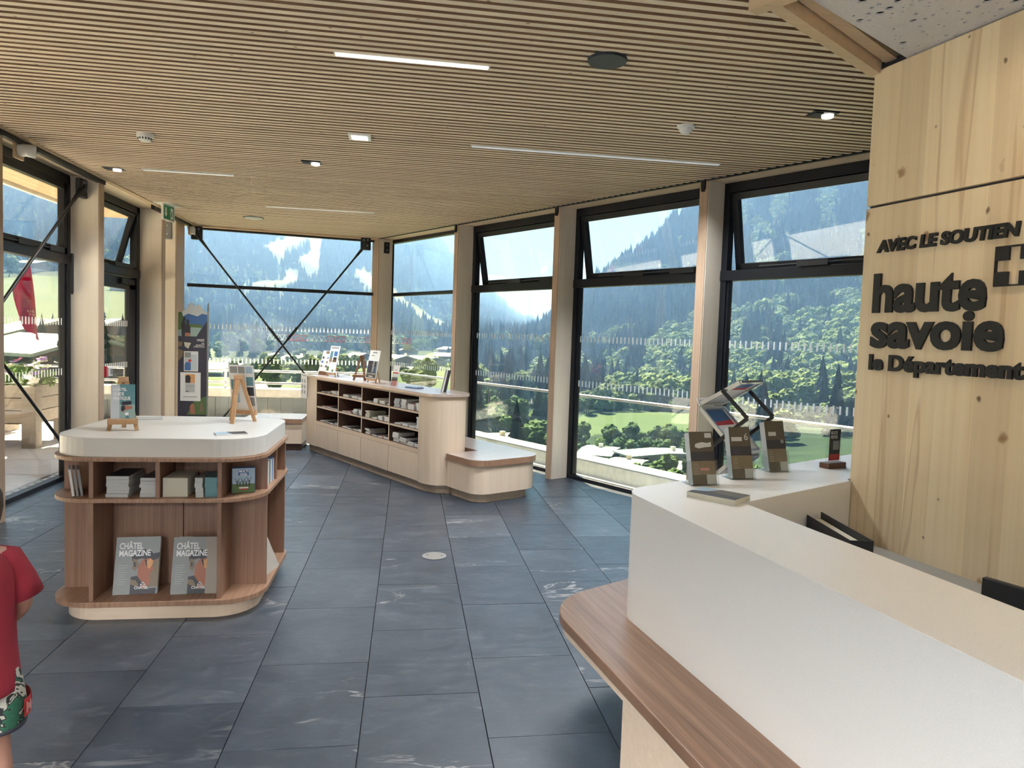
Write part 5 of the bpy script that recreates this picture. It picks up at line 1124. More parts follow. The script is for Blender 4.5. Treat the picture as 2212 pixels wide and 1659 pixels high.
T_RIGHT = [(1.69, [(25, -0.3453), (60, -0.2394), (120, -0.1543), (180, -0.1251), (280, -0.0927), (400, -0.0702), (650, -0.0509), (1150, -0.1478)]), (4.25, [(25, -0.3452), (60, -0.2389), (120, -0.1535), (180, -0.1241), (280, -0.0916), (400, -0.0689), (700, -0.0386), (1200, -0.1358)]), (6.09, [(25, -0.3656), (60, -0.2506), (120, -0.1643), (180, -0.1328), (280, -0.095), (400, -0.0723), (700, -0.0324), (1200, -0.1298)]), (7.93, [(25, -0.3857), (60, -0.2621), (120, -0.1749), (180, -0.1413), (280, -0.0983), (400, -0.0756), (750, -0.0165), (1250, -0.1138)]), (9.93, [(25, -0.407), (60, -0.2742), (120, -0.1862), (180, -0.1504), (280, -0.1018), (400, -0.079), (800, 0.0066), (1300, -0.0904)]), (11.26, [(25, -0.4209), (60, -0.2821), (120, -0.1936), (180, -0.1563), (280, -0.1041), (400, -0.0813), (850, 0.0189), (1350, -0.0778)]), (13.1, [(25, -0.4397), (60, -0.2928), (120, -0.2037), (180, -0.1644), (280, -0.1071), (400, -0.0844), (930, 0.0488), (1430, -0.0475)]), (14.74, [(25, -0.4374), (60, -0.2909), (120, -0.2021), (180, -0.163), (280, -0.1058), (400, -0.0831), (1000, 0.0751), (1500, -0.0207)]), (17.11, [(25, -0.4333), (60, -0.2878), (120, -0.1996), (180, -0.1606), (280, -0.1038), (400, -0.0813), (1050, 0.1096), (1550, 0.0146)]), (18.76, [(25, -0.4299), (60, -0.2853), (120, -0.1976), (180, -0.1588), (280, -0.1023), (400, -0.0799), (1100, 0.1313), (1600, 0.037)]), (20.68, [(25, -0.4256), (60, -0.2821), (120, -0.1951), (180, -0.1566), (280, -0.1004), (400, -0.0782), (1150, 0.1664), (1650, 0.0731)]), (24.51, [(25, -0.4156), (60, -0.2748), (120, -0.1894), (180, -0.1516), (280, -0.0964), (400, -0.0745), (1200, 0.2088), (1700, 0.1172)]), (29.18, [(25, -0.4008), (60, -0.2643), (120, -0.1813), (180, -0.1446), (280, -0.0909), (400, -0.0697), (1230, 0.249), (1730, 0.16)]), (34.79, [(25, -0.3796), (60, -0.2493), (120, -0.17), (180, -0.1349), (280, -0.0835), (400, -0.0632), (1260, 0.2937), (1760, 0.2085)]), (43.85, [(25, -0.3381), (60, -0.2203), (120, -0.1485), (180, -0.1166), (280, -0.07), (400, -0.0515), (1300, 0.3364), (1800, 0.2587)]), (54.25, [(25, -0.2807), (60, -0.1806), (120, -0.1194), (180, -0.0922), (280, -0.0524), (400, -0.0365), (1300, 0.3505), (1800, 0.2836)])]
T_FAR = [(-1.2, [(5000, -0.0014), (7000, 0.0994), (9000, 0.0618)]), (4.25, [(5000, 0.0019), (7000, 0.0881), (9000, 0.0499)]), (6.57, [(5000, 0.0033), (7000, 0.0852), (9000, 0.0469)]), (9.0, [(5000, 0.0048), (7000, 0.0803), (9000, 0.042)]), (11.14, [(5000, 0.006), (7000, 0.0847), (9000, 0.0464)]), (13.83, [(5000, 0.0076), (7000, 0.0842), (9000, 0.046)]), (18.91, [(5000, 0.0106), (7000, 0.0925), (9000, 0.0548)]), (25.87, [(5000, 0.0145), (7000, 0.088), (9000, 0.0513)])]
MEADOWS = [[(-11.13, 1840), (-9.54, 1961), (-8.92, 2070), (-8.48, 2231), (-6.65, 2289), (-6.84, 1844), (-6.91, 1593), (-7.51, 1610), (-8.53, 1701), (-7.67, 1842), (-7.69, 2049), (-8.19, 2016), (-9.44, 1818), (-9.38, 1691), (-10.15, 1762)],
 [(-9.42, 1498), (-9.06, 1532), (-8.28, 1466), (-8.59, 1420), (-9.49, 1368), (-10.21, 1325), (-12.41, 1295), (-12.41, 1327), (-10.12, 1393), (-9.41, 1430)],
 [(-4.67, 1620), (-3.67, 1664), (-2.32, 1554), (-2.3, 1363), (-3.27, 1433), (-3.95, 1549)],
 [(-1.72, 1554), (-1.12, 1465), (-0.33, 1326), (0.78, 1224), (2.08, 1190), (3.31, 1065), (3.32, 933), (2.11, 1009), (0.62, 1045), (0.33, 1191), (-0.96, 1279), (-1.7, 1386)],
 [(-60, 543), (-33.7, 581), (-27.1, 543), (-25.37, 592), (-23.04, 539), (-19.18, 539), (-17.6, 494), (-18.5, 330), (-23.05, 255), (-60, 243)],
 [(-0.31, 509), (0.89, 455), (1.79, 571), (3.36, 609), (3.39, 393), (1.82, 372), (-0.21, 404)], [(-15.98, 689), (-14.04, 662), (-13.24, 467), (-14.96, 297), (-16.28, 444)],
 [(-60, 20), (60, 20), (60, 60), (11, 90), (5, 330), (-60, 250)]]
MEADOW_R = [[(12.3, 266), (15.55, 288), (19.18, 298), (22.74, 286), (26, 270), (26, 205), (22.8, 200), (22.13, 216), (19.25, 233), (16.7, 236), (13.42, 222), (12.3, 206)], [(-5, 20), (60, 20), (60, 70), (-5, 70)]]
def inpoly(az, r, poly):
    c = np.zeros(az.shape, bool); n = len(poly)
    for i in range(n):
        x0, y0 = poly[i]; x1, y1 = poly[(i+1) % n]
        cond = ((y0 > r) != (y1 > r)); xi = (x1-x0)*(r-y0)/((y1-y0) if y1 != y0 else 1e-9)+x0
        c ^= cond & (az < xi)
    return c
def vnoise(x, y, seed):
    def hsh(i, j): return np.modf(np.abs(np.sin(i*127.1+j*311.7+seed*74.7)*43758.5453))[0]
    xi, yi = np.floor(x), np.floor(y); fx, fy = x-xi, y-yi; fx = fx*fx*(3-2*fx); fy = fy*fy*(3-2*fy)
    return (hsh(xi, yi)*(1-fx)+hsh(xi+1, yi)*fx)*(1-fy)+(hsh(xi, yi+1)*(1-fx)+hsh(xi+1, yi+1)*fx)*fy
def fbm(x, y, seed, o=4): return sum(vnoise(x*2**k, y*2**k, seed+k)/2**k for k in range(o))/1.9
class Terrain:
    def __init__(s, T): s.T = T; s.A = np.array([c[0] for c in T]); s.R = np.array([[p[0] for p in c[1]] for c in T], float); s.E = np.array([[p[1] for p in c[1]] for c in T])
    def z(s, az, r):
        az = np.asarray(az, float); r = np.asarray(r, float)
        i = np.clip(np.searchsorted(s.A, az)-1, 0, len(s.A)-2); k = np.clip((az-s.A[i])/(s.A[i+1]-s.A[i]), 0, 1); k = k*k*(3-2*k)
        R = s.R[i]*(1-k)[..., None]+s.R[i+1]*k[..., None]; E = s.E[i]*(1-k)[..., None]+s.E[i+1]*k[..., None]
        e = np.zeros_like(r); j = np.clip((R < r[..., None]).sum(-1)-1, 0, R.shape[-1]-2)
        tk = lambda M, q: np.take_along_axis(M, q[..., None], -1)[..., 0]
        r0, r1, e0, e1 = tk(R, j), tk(R, j+1), tk(E, j), tk(E, j+1)
        e = e0+(e1-e0)*np.clip((r-r0)/(r1-r0), 0, 1.2)
        x, y = r*np.sin(np.radians(az)), r*np.cos(np.radians(az))
        amp = np.clip(r-150, 0, 900)*.018
        return CAM_H+r*e+(fbm(x/130, y/130, 3)-.5)*amp
    def build(s, name, a0, a1, r0, r1, na, nr, meadows, mat='alpine_ground', label=None):
        az = np.linspace(a0, a1, na); r = r0*(r1/r0)**np.linspace(0, 1, nr); AZ, RR_ = np.meshgrid(az, r, indexing='ij'); Z = s.z(AZ, RR_)
        X, Y = RR_*np.sin(np.radians(AZ)), RR_*np.cos(np.radians(AZ))
        v = np.stack([X, Y, Z], -1).reshape(-1, 3); idx = np.arange(na*nr).reshape(na, nr)
        f = np.stack([idx[:-1, :-1], idx[1:, :-1], idx[1:, 1:], idx[:-1, 1:]], -1).reshape(-1, 4)
        me = bpy.data.meshes.new(name); me.vertices.add(len(v)); me.vertices.foreach_set('co', v.ravel()); me.loops.add(f.size); me.loops.foreach_set('vertex_index', f.ravel().astype(np.int32))
        me.polygons.add(len(f)); me.polygons.foreach_set('loop_start', np.arange(0, f.size, 4, dtype=np.int32)); me.polygons.foreach_set('use_smooth', np.ones(len(f), bool)); me.update(calc_edges=True); me.validate()
        md = np.zeros(AZ.shape, np.float32)
        for p in meadows: md = np.maximum(md, inpoly(AZ, RR_, p).astype(np.float32))
        at = me.attributes.new('meadow', 'FLOAT', 'POINT'); at.data.foreach_set('value', md.ravel())
        me.materials.append(MATS[mat]); o = link(name, me); struct(o, label); return o
TB, TRt, TFar = Terrain(T_BACK), Terrain(T_RIGHT), Terrain(T_FAR)
TB.build('mountain_back', -60, 4.3, 24, 3400, 400, 260, MEADOWS, label='forested mountain with pale ski slopes behind the village')
TB.build('mountain_valley', 4.2, 16, 850, 3400, 70, 90, MEADOWS, label='lower end of the forested mountain running out into the valley')
TRt.build('mountain_right', 4.0, 60, 24, 1750, 300, 220, MEADOW_R, label='steep wooded mountainside across the valley')
TFar.build('mountain_far', -1, 25.5, 5000, 9000, 90, 30, [], label='distant blue ridge closing the valley')

# ---- tree kinds
def fir_mesh(name, seed, h=18, tiers=8, w_=3.6):
    rr = random.Random(seed); m = MB(); m.tube((0, 0, -2), (0, 0, h*.5), .35, 5, .2, mi=1, caps=False)
    for t_ in range(tiers):
        k = t_/(tiers-1); z0 = h*(.08+.80*k); R_ = w_*(1-k)**.85+.35; top = z0+h*.16; n = 16; b = len(m.v)
        m.v.append((rr.uniform(-.1, .1), rr.uniform(-.1, .1), min(top, h)))
        for i in range(n): a = 2*PI*i/n+k*5; q = R_*(rr.uniform(.85, 1.15) if i % 2 else rr.uniform(.45, .65)); m.v.append((q*math.cos(a), q*math.sin(a), z0-rr.uniform(0, .8)*(1-k)-.3))
        for i in range(n): m.f.append((b, b+1+i, b+1+(i+1) % n)); m.m.append(0)
    return m.mesh(name, ['fir_green', 'bark'])
def leaf_mesh(name, seed, h=11):
    rr = random.Random(seed); bm = bmesh.new()
    for k in range(10):
        a = rr.uniform(0, 6.28); q = rr.uniform(.0, .26)*h if k else 0; z = h*rr.uniform(.34, .82); R_ = h*rr.uniform(.14, .23)
        M = Matrix.Translation((q*math.cos(a), q*math.sin(a), z)) @ Matrix.Diagonal((R_, R_, R_*.9, 1)); r = bmesh.ops.create_icosphere(bm, subdivisions=3, radius=1, matrix=M); ph = [rr.uniform(0, 6) for _ in range(3)]
        for v in r['verts']:
            e_ = v.co-Vector((q*math.cos(a), q*math.sin(a), z)); u_ = e_/R_; wv = math.sin(u_.x*4+ph[0])*math.sin(u_.y*4+ph[1])*math.sin(u_.z*4+ph[2])
            v.co += e_*(wv*.28+rr.uniform(-.17, .13))
    bmesh.ops.create_cone(bm, segments=6, radius1=h*.03, radius2=h*.02, depth=h*.6, cap_ends=False, matrix=Matrix.Translation((0, 0, h*.2)))
    me = bpy.data.meshes.new(name); bm.to_mesh(me); bm.free(); me.materials.append(MATS['leaf_green']); return me
FIR = [fir_mesh('fir_tree', i, 18+i, 11, 3.2+.3*i) for i in range(3)]; LEAF = [leaf_mesh('leafy_tree', 20+i) for i in range(3)]
def place(T, a0, a1, r0, r1, n, meadows, keep=None, seed=0, thin=None):
    g = np.random.default_rng(seed); az = g.uniform(a0, a1, n); r = np.sqrt(g.uniform(r0*r0, r1*r1, n)); ok = np.ones(n, bool)
    for p in meadows:
        for q_ in ((0,) if r1 < 700 else (0, .035, .07, .10)): ok &= ~inpoly(az, r*(1+q_), p)
    if keep is not None: ok &= keep(az, r, g)
    az, r = az[ok], r[ok]; return az, r, T.z(az, r), g
def scatter(name, mesh, P, S_, label):
    # one object: points carry scale and turn, geometry nodes put the tree mesh on them
    me = bpy.data.meshes.new(name); n = len(P); me.vertices.add(n); me.vertices.foreach_set('co', P.astype(np.float32).ravel())
    a = me.attributes.new('tree_scale', 'FLOAT', 'POINT'); a.data.foreach_set('value', S_.astype(np.float32)); me.update()
    o = link(name, me); o['kind'] = 'stuff'; o['label'] = label; o['category'] = 'forest'
    src = bpy.data.objects.new(name+'_source', mesh)
    ng = bpy.data.node_groups.new(name, 'GeometryNodeTree'); ng.interface.new_socket('Geometry', in_out='INPUT', socket_type='NodeSocketGeometry'); ng.interface.new_socket('Geometry', in_out='OUTPUT', socket_type='NodeSocketGeometry')
    gi, go = ng.nodes.new('NodeGroupInput'), ng.nodes.new('NodeGroupOutput'); ip = ng.nodes.new('GeometryNodeInstanceOnPoints'); oi = ng.nodes.new('GeometryNodeObjectInfo'); oi.inputs['Object'].default_value = src; oi.inputs['As Instance'].default_value = True
    na = ng.nodes.new('GeometryNodeInputNamedAttribute'); na.data_type = 'FLOAT'; na.inputs['Name'].default_value = 'tree_scale'; rv = ng.nodes.new('FunctionNodeRandomValue'); rv.data_type = 'FLOAT_VECTOR'; rv.inputs[0].default_value = (0, 0, 0); rv.inputs[1].default_value = (.08, .08, 6.28)
    mp = ng.nodes.new('GeometryNodeMeshToPoints'); ln = ng.links.new
    ln(gi.outputs[0], mp.inputs[0]); ln(mp.outputs[0], ip.inputs['Points']); ln(oi.outputs['Geometry'], ip.inputs['Instance']); ln(na.outputs['Attribute'], ip.inputs['Scale']); ln(rv.outputs[0], ip.inputs['Rotation']); ln(ip.outputs[0], go.inputs[0])
    md = o.modifiers.new('trees', 'NODES'); md.node_group = ng; return o
def xyz(az, r, z): return np.stack([r*np.sin(np.radians(az)), r*np.cos(np.radians(az)), z], -1)
# far slope forest
az, r, z, g = place(TB, -34, 14, 620, 2950, 30000, MEADOWS, lambda a, r, g: (g.random(len(a)) < .92), 1)
P = xyz(az, r, z-1.0); S_ = g.uniform(.85, 1.5, len(P))*np.where(r > 1600, 1.15, .95)
for i in range(3): scatter('far_fir_forest', FIR[i], P[i::3], S_[i::3], 'dense fir forest covering the mountain behind the village')
az, r, z, g = place(TB, -34, 12, 560, 1500, 1500, MEADOWS, None, 2); scatter('far_leafy_wood', LEAF[0], xyz(az, r, z-.5), g.uniform(.8, 1.5, len(az)), 'pale leafy trees scattered in the slope behind the village')
# right mountainside forest
def keepR(a, r, g):
    f = fbm(a/1.2, r/60, 9); return (g.random(len(a)) < .55+.6*f)
az, r, z, g = place(TRt, 3, 42, 300, 1330, 15500, MEADOW_R, keepR, 3); P = xyz(az, r, z-.8); leafy = fbm(az/1.5, r/70, 5)+np.where(r < 700, .16, -.08)+np.where(az > 24, .08, -.04) > .60
S_ = g.uniform(.65, 1.45, len(P))
Pf, Sf = P[~leafy], S_[~leafy]; Pl, Sl = P[leafy], S_[leafy]*1.05
for i in range(3): scatter('hillside_fir_forest', FIR[i], Pf[i::3], Sf[i::3]*.95, 'fir forest on the mountainside across the valley')
for i in range(3): scatter('hillside_leafy_wood', LEAF[i], Pl[i::3], Sl[i::3], 'leafy wood on the mountainside across the valley')
# ---- chalets of the village
def chalet(az, r, w_, d_, h_, rz, roof, label, T=TB, dz=0, flat=False, wall='chalet_wood', group=None):
    z = float(T.z(np.array([az]), np.array([r]))[0])+dz; x, y_ = r*math.sin(math.radians(az)), r*math.cos(math.radians(az))
    t = thing('chalet' if not flat else 'farm_building', label, 'house', TR(x, y_, z, math.radians(rz)), group); g_ = h_*.42 if not flat else h_*.12
    m = MB(); m.box(-w_/2, w_/2, -d_/2, d_/2, -5, h_*.35, mi=0); m.obj('ground_floor', 'render_wall', t)
    m = MB(); p = [(-w_/2, h_*.35), (w_/2, h_*.35), (w_/2, h_), (0, h_+g_), (-w_/2, h_)]; m.prism([(a, b) for a, b in p], -d_/2, d_/2, Matrix.Rotation(PI/2, 4, 'X')); m.obj('walls', wall, t)
    for sx in (-1, 1):
        m = MB(); e = 1.3; dx = w_/2+e; zz0 = h_-g_*e/(w_/2); th = .35
        m.quad([(0, -d_/2-e, h_+g_), (sx*dx, -d_/2-e, zz0), (sx*dx, d_/2+e, zz0), (0, d_/2+e, h_+g_)]); m.quad([(0, -d_/2-e, h_+g_+th), (sx*dx, -d_/2-e, zz0+th), (sx*dx, d_/2+e, zz0+th), (0, d_/2+e, h_+g_+th)])
        m.quad([(sx*dx, -d_/2-e, zz0), (sx*dx, d_/2+e, zz0), (sx*dx, d_/2+e, zz0+th), (sx*dx, -d_/2-e, zz0+th)])
        for yy in (-d_/2-e, d_/2+e): m.quad([(0, yy, h_+g_), (sx*dx, yy, zz0), (sx*dx, yy, zz0+th), (0, yy, h_+g_+th)])
        m.obj('roof', roof, t)
    if r < 420:
        for lv in ((h_*.12, h_*.28), (h_*.5, h_*.66), (h_*.74, h_*.9)):
            for k in range(3): xx = -w_*.3+k*w_*.3; MB().box(xx-.6, xx+.6, -d_/2-.06, -d_/2+.02, lv[0], lv[1]).obj('window', 'window_dark', t)
            for k in range(2): yy = -d_*.22+k*d_*.44; MB().box(-w_/2-.06, -w_/2+.02, yy-.6, yy+.6, lv[0], lv[1]).obj('window', 'window_dark', t)
        MB().box(-w_/2-.2, w_/2+.2, -d_/2-1.2, -d_/2, h_*.44, h_*.47).obj('balcony', wall, t); MB().box(w_*.18, w_*.18+.9, -.5, .5, h_, h_+g_+1.2).obj('chimney', 'render_wall', t)
    return t
def pxaz(px): return math.degrees(math.atan((px-1122.7)/1547.4))+8.9
V = [(95, 130, 15, 13, 9, 40, 'roof_tan', 'large chalet with a broad tan roof just beyond the terrace flowers'), (28, 150, 12, 10, 8, 20, 'roof_pale', 'chalet with a pale roof and timber front left of the broad tan roof'), (122, 95, 12, 10, 6, 60, 'roof_pale', 'low house with a pale tiled roof closest to the terrace'), (75, 620, 22, 14, 9, 80, 'roof_pale', 'barn with a pale roof on top of the green meadow'), (-60, 170, 14, 11, 8, 0, 'roof_dark', 'dark roofed chalet at the edge of the village'),
 (248, 165, 13, 11, 10, 30, 'roof_pale', 'tall chalet with pale roof and balconies seen through the glass door'), (275, 480, 16, 11, 8, 70, 'roof_dark', 'dark chalet on the meadow slope seen through the glass door'), (262, 240, 12, 10, 7, -20, 'roof_pale', 'second pale roofed chalet seen through the glass door'),
 (478, 215, 13, 10, 7, 75, 'roof_pale', 'chalet with a wide white roof beside the poster stand'), (400, 330, 14, 10, 8, 10, 'roof_tan', 'tan roofed chalet behind the poster stand'), (562, 120, 5, 5, 3.5, 35, 'roof_pale', 'little red-brown chalet under the crossing of the steel brace'), (640, 330, 14, 9, 6, 60, 'roof_pale', 'white roofed chalet beneath the crane jib'), (598, 430, 12, 9, 6, 20, 'roof_dark', 'dark chalet left of the crane jib tip'), (700, 380, 13, 9, 6, 80, 'roof_pale', 'pale chalet behind the leaflet easel of the shelving unit'), (752, 300, 16, 10, 6, 15, 'roof_pale', 'long pale roofed house behind the dark easel'), (775, 450, 12, 9, 6, 50, 'roof_tan', 'tan roofed house right of the dark easel'),
 (862, 330, 14, 10, 7, 30, 'roof_pale', 'house with white roof right of the corner column'), (905, 420, 13, 9, 6, 70, 'roof_tan', 'tan roofed house in the middle of the narrow window'), (930, 380, 16, 10, 6, 20, 'roof_pale', 'bright roofed house above the standing books'), (958, 450, 14, 10, 6, 80, 'roof_pale', 'bright roofed house left of the third column'), (880, 520, 12, 9, 6, 10, 'roof_dark', 'dark farmhouse at the foot of the meadow'), (968, 560, 14, 9, 6, 40, 'roof_pale', 'farthest pale house at the foot of the meadow'), (915, 270, 16, 10, 5, 85, 'roof_dark', 'long dark roof in front of the village houses')]
for (px, r, w_, d_, h_, rz, roof, lab_) in V: chalet(pxaz(px), r, w_, d_, h_*.62, rz, roof, lab_, dz=-.013*r if r < 300 else -1, group='village houses')
for (px, r, w_, d_, h_, rz, roof, lab_) in ((1300, 178, 13, 6, 3.5, 65, 'roof_pale', 'flat pale roofed barn below the meadow'), (1362, 156, 8, 5, 3, 60, 'roof_tan', 'small tan roofed shed beside the pale barn'), (1432, 172, 18, 6, 3.5, 12, 'roof_pale', 'long low pale building below the meadow'), (1486, 148, 6, 5, 3, 30, 'roof_tan', 'little hut right of the long low building'), (1062, 150, 16, 7, 3, 30, 'roof_tan', 'grey-tan roofed barn behind the bench window')):
    chalet(pxaz(px), r, w_, d_, h_, rz, roof, lab_, TRt, -2.2, True, 'render_wall', 'farm buildings in the valley')
# ---- tower crane
azc, rc = pxaz(826), 190; zc = float(TB.z(np.array([azc]), np.array([float(rc)]))[0]); xc, yc = rc*math.sin(math.radians(azc)), rc*math.cos(math.radians(azc)); zj = 1.65-2.9
cr = thing('tower_crane', 'red and white lattice tower crane above the village roofs', 'crane', TR(xc, yc, zc, math.radians(183)))
m = MB()
for sx in (-.7, .7):
    for sy in (-.7, .7): m.bar((sx, sy, -2), (sx, sy, zj-zc+1.5), .16, .16)
k_ = 0
while -2+k_*1.6 < zj-zc:
    z0 = -2+k_*1.6
    for a, b in (((-.7, -.7), (.7, -.7)), ((.7, -.7), (.7, .7)), ((.7, .7), (-.7, .7)), ((-.7, .7), (-.7, -.7))): m.bar((*a, z0), (*b, z0+1.6), .08, .08)
    k_ += 1
m.obj('mast', 'crane_red', cr)
for k_ in range(-3, 12):
    m = MB(); x0, x1 = k_*2.4, k_*2.4+2.4; zz0 = zj-zc
    m.bar((x0, -.6, zz0), (x1, -.6, zz0), .14, .14); m.bar((x0, .6, zz0), (x1, .6, zz0), .14, .14); m.bar((x0, 0, zz0+1.3), (x1, 0, zz0+1.3), .14, .14)
    for q in range(2):
        a = x0+q*1.2
        for sy in (-.6, .6): m.bar((a, sy, zz0), (a+.6, 0, zz0+1.3), .07, .07); m.bar((a+.6, 0, zz0+1.3), (a+1.2, sy, zz0), .07, .07)
    m.obj('jib_section', 'crane_red' if (k_//2) % 2 == 0 else 'crane_white', cr)
MB().box(-7, -5, -.8, .8, zj-zc-1.6, zj-zc).obj('counterweight', 'concrete', cr)
# ---- the nearest trees, one by one
count = 0; STOOD = [(o.location.x, o.location.y, 7) for o in list(C.objects) if o.parent is None and o.get('category') == 'house']
def trees(T, n, a0, a1, r0, r1, kind, label, group, seed, smin, smax, meadows=()):
    global count
    az, r, z, g = place(T, a0, a1, r0, r1, int(n*1.7), meadows, None, seed)
    for i in range(len(az)):
        px_, py_ = r[i]*math.sin(math.radians(az[i])), r[i]*math.cos(math.radians(az[i])); rad_ = 3.4*(smin+smax)/2
        if any((px_-a_)**2+(py_-b_)**2 < (.75*(rad_+c_))**2 for a_, b_, c_ in STOOD): continue
        STOOD.append((px_, py_, rad_))
        f = kind == 'fir' or (kind == 'mix' and g.random() < .5); me = (FIR if f else LEAF)[int(g.integers(3))]; s_ = g.uniform(smin, smax)
        o = link('fir_tree' if f else 'leafy_tree', me); o.matrix_world = TR(r[i]*math.sin(math.radians(az[i])), r[i]*math.cos(math.radians(az[i])), z[i]-.4, g.uniform(0, 6.28)) @ Matrix.Diagonal((s_, s_, s_*g.uniform(.85, 1.15), 1))
        lb = ('dark fir tree ' if f else 'light green leafy tree ')+label; tag(o, lb, 'tree', ('firs ' if f else 'leafy trees ')+group); count += 1
trees(TRt, 60, 11, 26, 236, 300, 'leaf', 'at the upper edge of the valley meadow', 'above the meadow', 31, .6, 1.1, [MEADOW_R[0]])
trees(TRt, 46, 12, 25, 172, 208, 'leaf', 'between the meadow and the valley sheds', 'below the meadow', 32, .35, .75)
trees(TRt, 34, 5, 12.3, 130, 300, 'mix', 'outside the window beside the bench', 'beside the bench window', 33, .5, .9)
trees(TRt, 18, 9, 27, 95, 135, 'leaf', 'close below the balcony', 'below the balcony', 34, .30, .5)
trees(TRt, 30, 25, 38, 190, 300, 'mix', 'behind the leaflet holders of the desk', 'behind the desk', 35, .7, 1.2)
trees(TB, 40, -13, 3, 90, 330, 'leaf', 'among the village houses', 'in the village', 36, .30, .6)
trees(TB, 26, -16, 3, 420, 640, 'mix', 'at the foot of the ski slope', 'at the slope foot', 37, .7, 1.1, [MEADOWS[5]])
trees(TB, 26, -29, -17, 75, 250, 'mix', 'in the village beyond the terrace', 'beyond the terrace', 38, .28, .5)
trees(TB, 12, -28, -20, 30, 45, 'leaf', 'shrub sized just below the terrace', 'below the terrace', 39, .16, .24)
trees(TB, 8, -13, -2, 40, 60, 'leaf', 'shrub sized just below the end terrace', 'below the end terrace', 40, .20, .30)
# ---- haze filling the valley air
hz = MB().prism([(55*math.sin(math.radians(a)), 55*math.cos(math.radians(a))) for a in (-62, -40, -20, 0, 20, 40, 62)]+[(3300*math.sin(math.radians(a)), 3300*math.cos(math.radians(a))) for a in (62, 40, 20, 0, -20, -40, -62)], -400, 1100).obj('haze', 'paper')
hm = bpy.data.materials.new('valley_haze'); hm.use_nodes = True; t = hm.node_tree; t.nodes.clear(); o_ = N(t, 'ShaderNodeOutputMaterial'); vsn = N(t, 'ShaderNodeVolumeScatter'); vsn.inputs['Color'].default_value = (.26, .49, 1, 1); vsn.inputs['Density'].default_value = .00041; vsn.inputs['Anisotropy'].default_value = 0
L(t, vsn.outputs[0], o_.inputs['Volume']); hz.data.materials[0] = hm; hz['kind'] = 'stuff'; hz['label'] = 'thin blue summer haze in the valley air'; hz['category'] = 'haze'
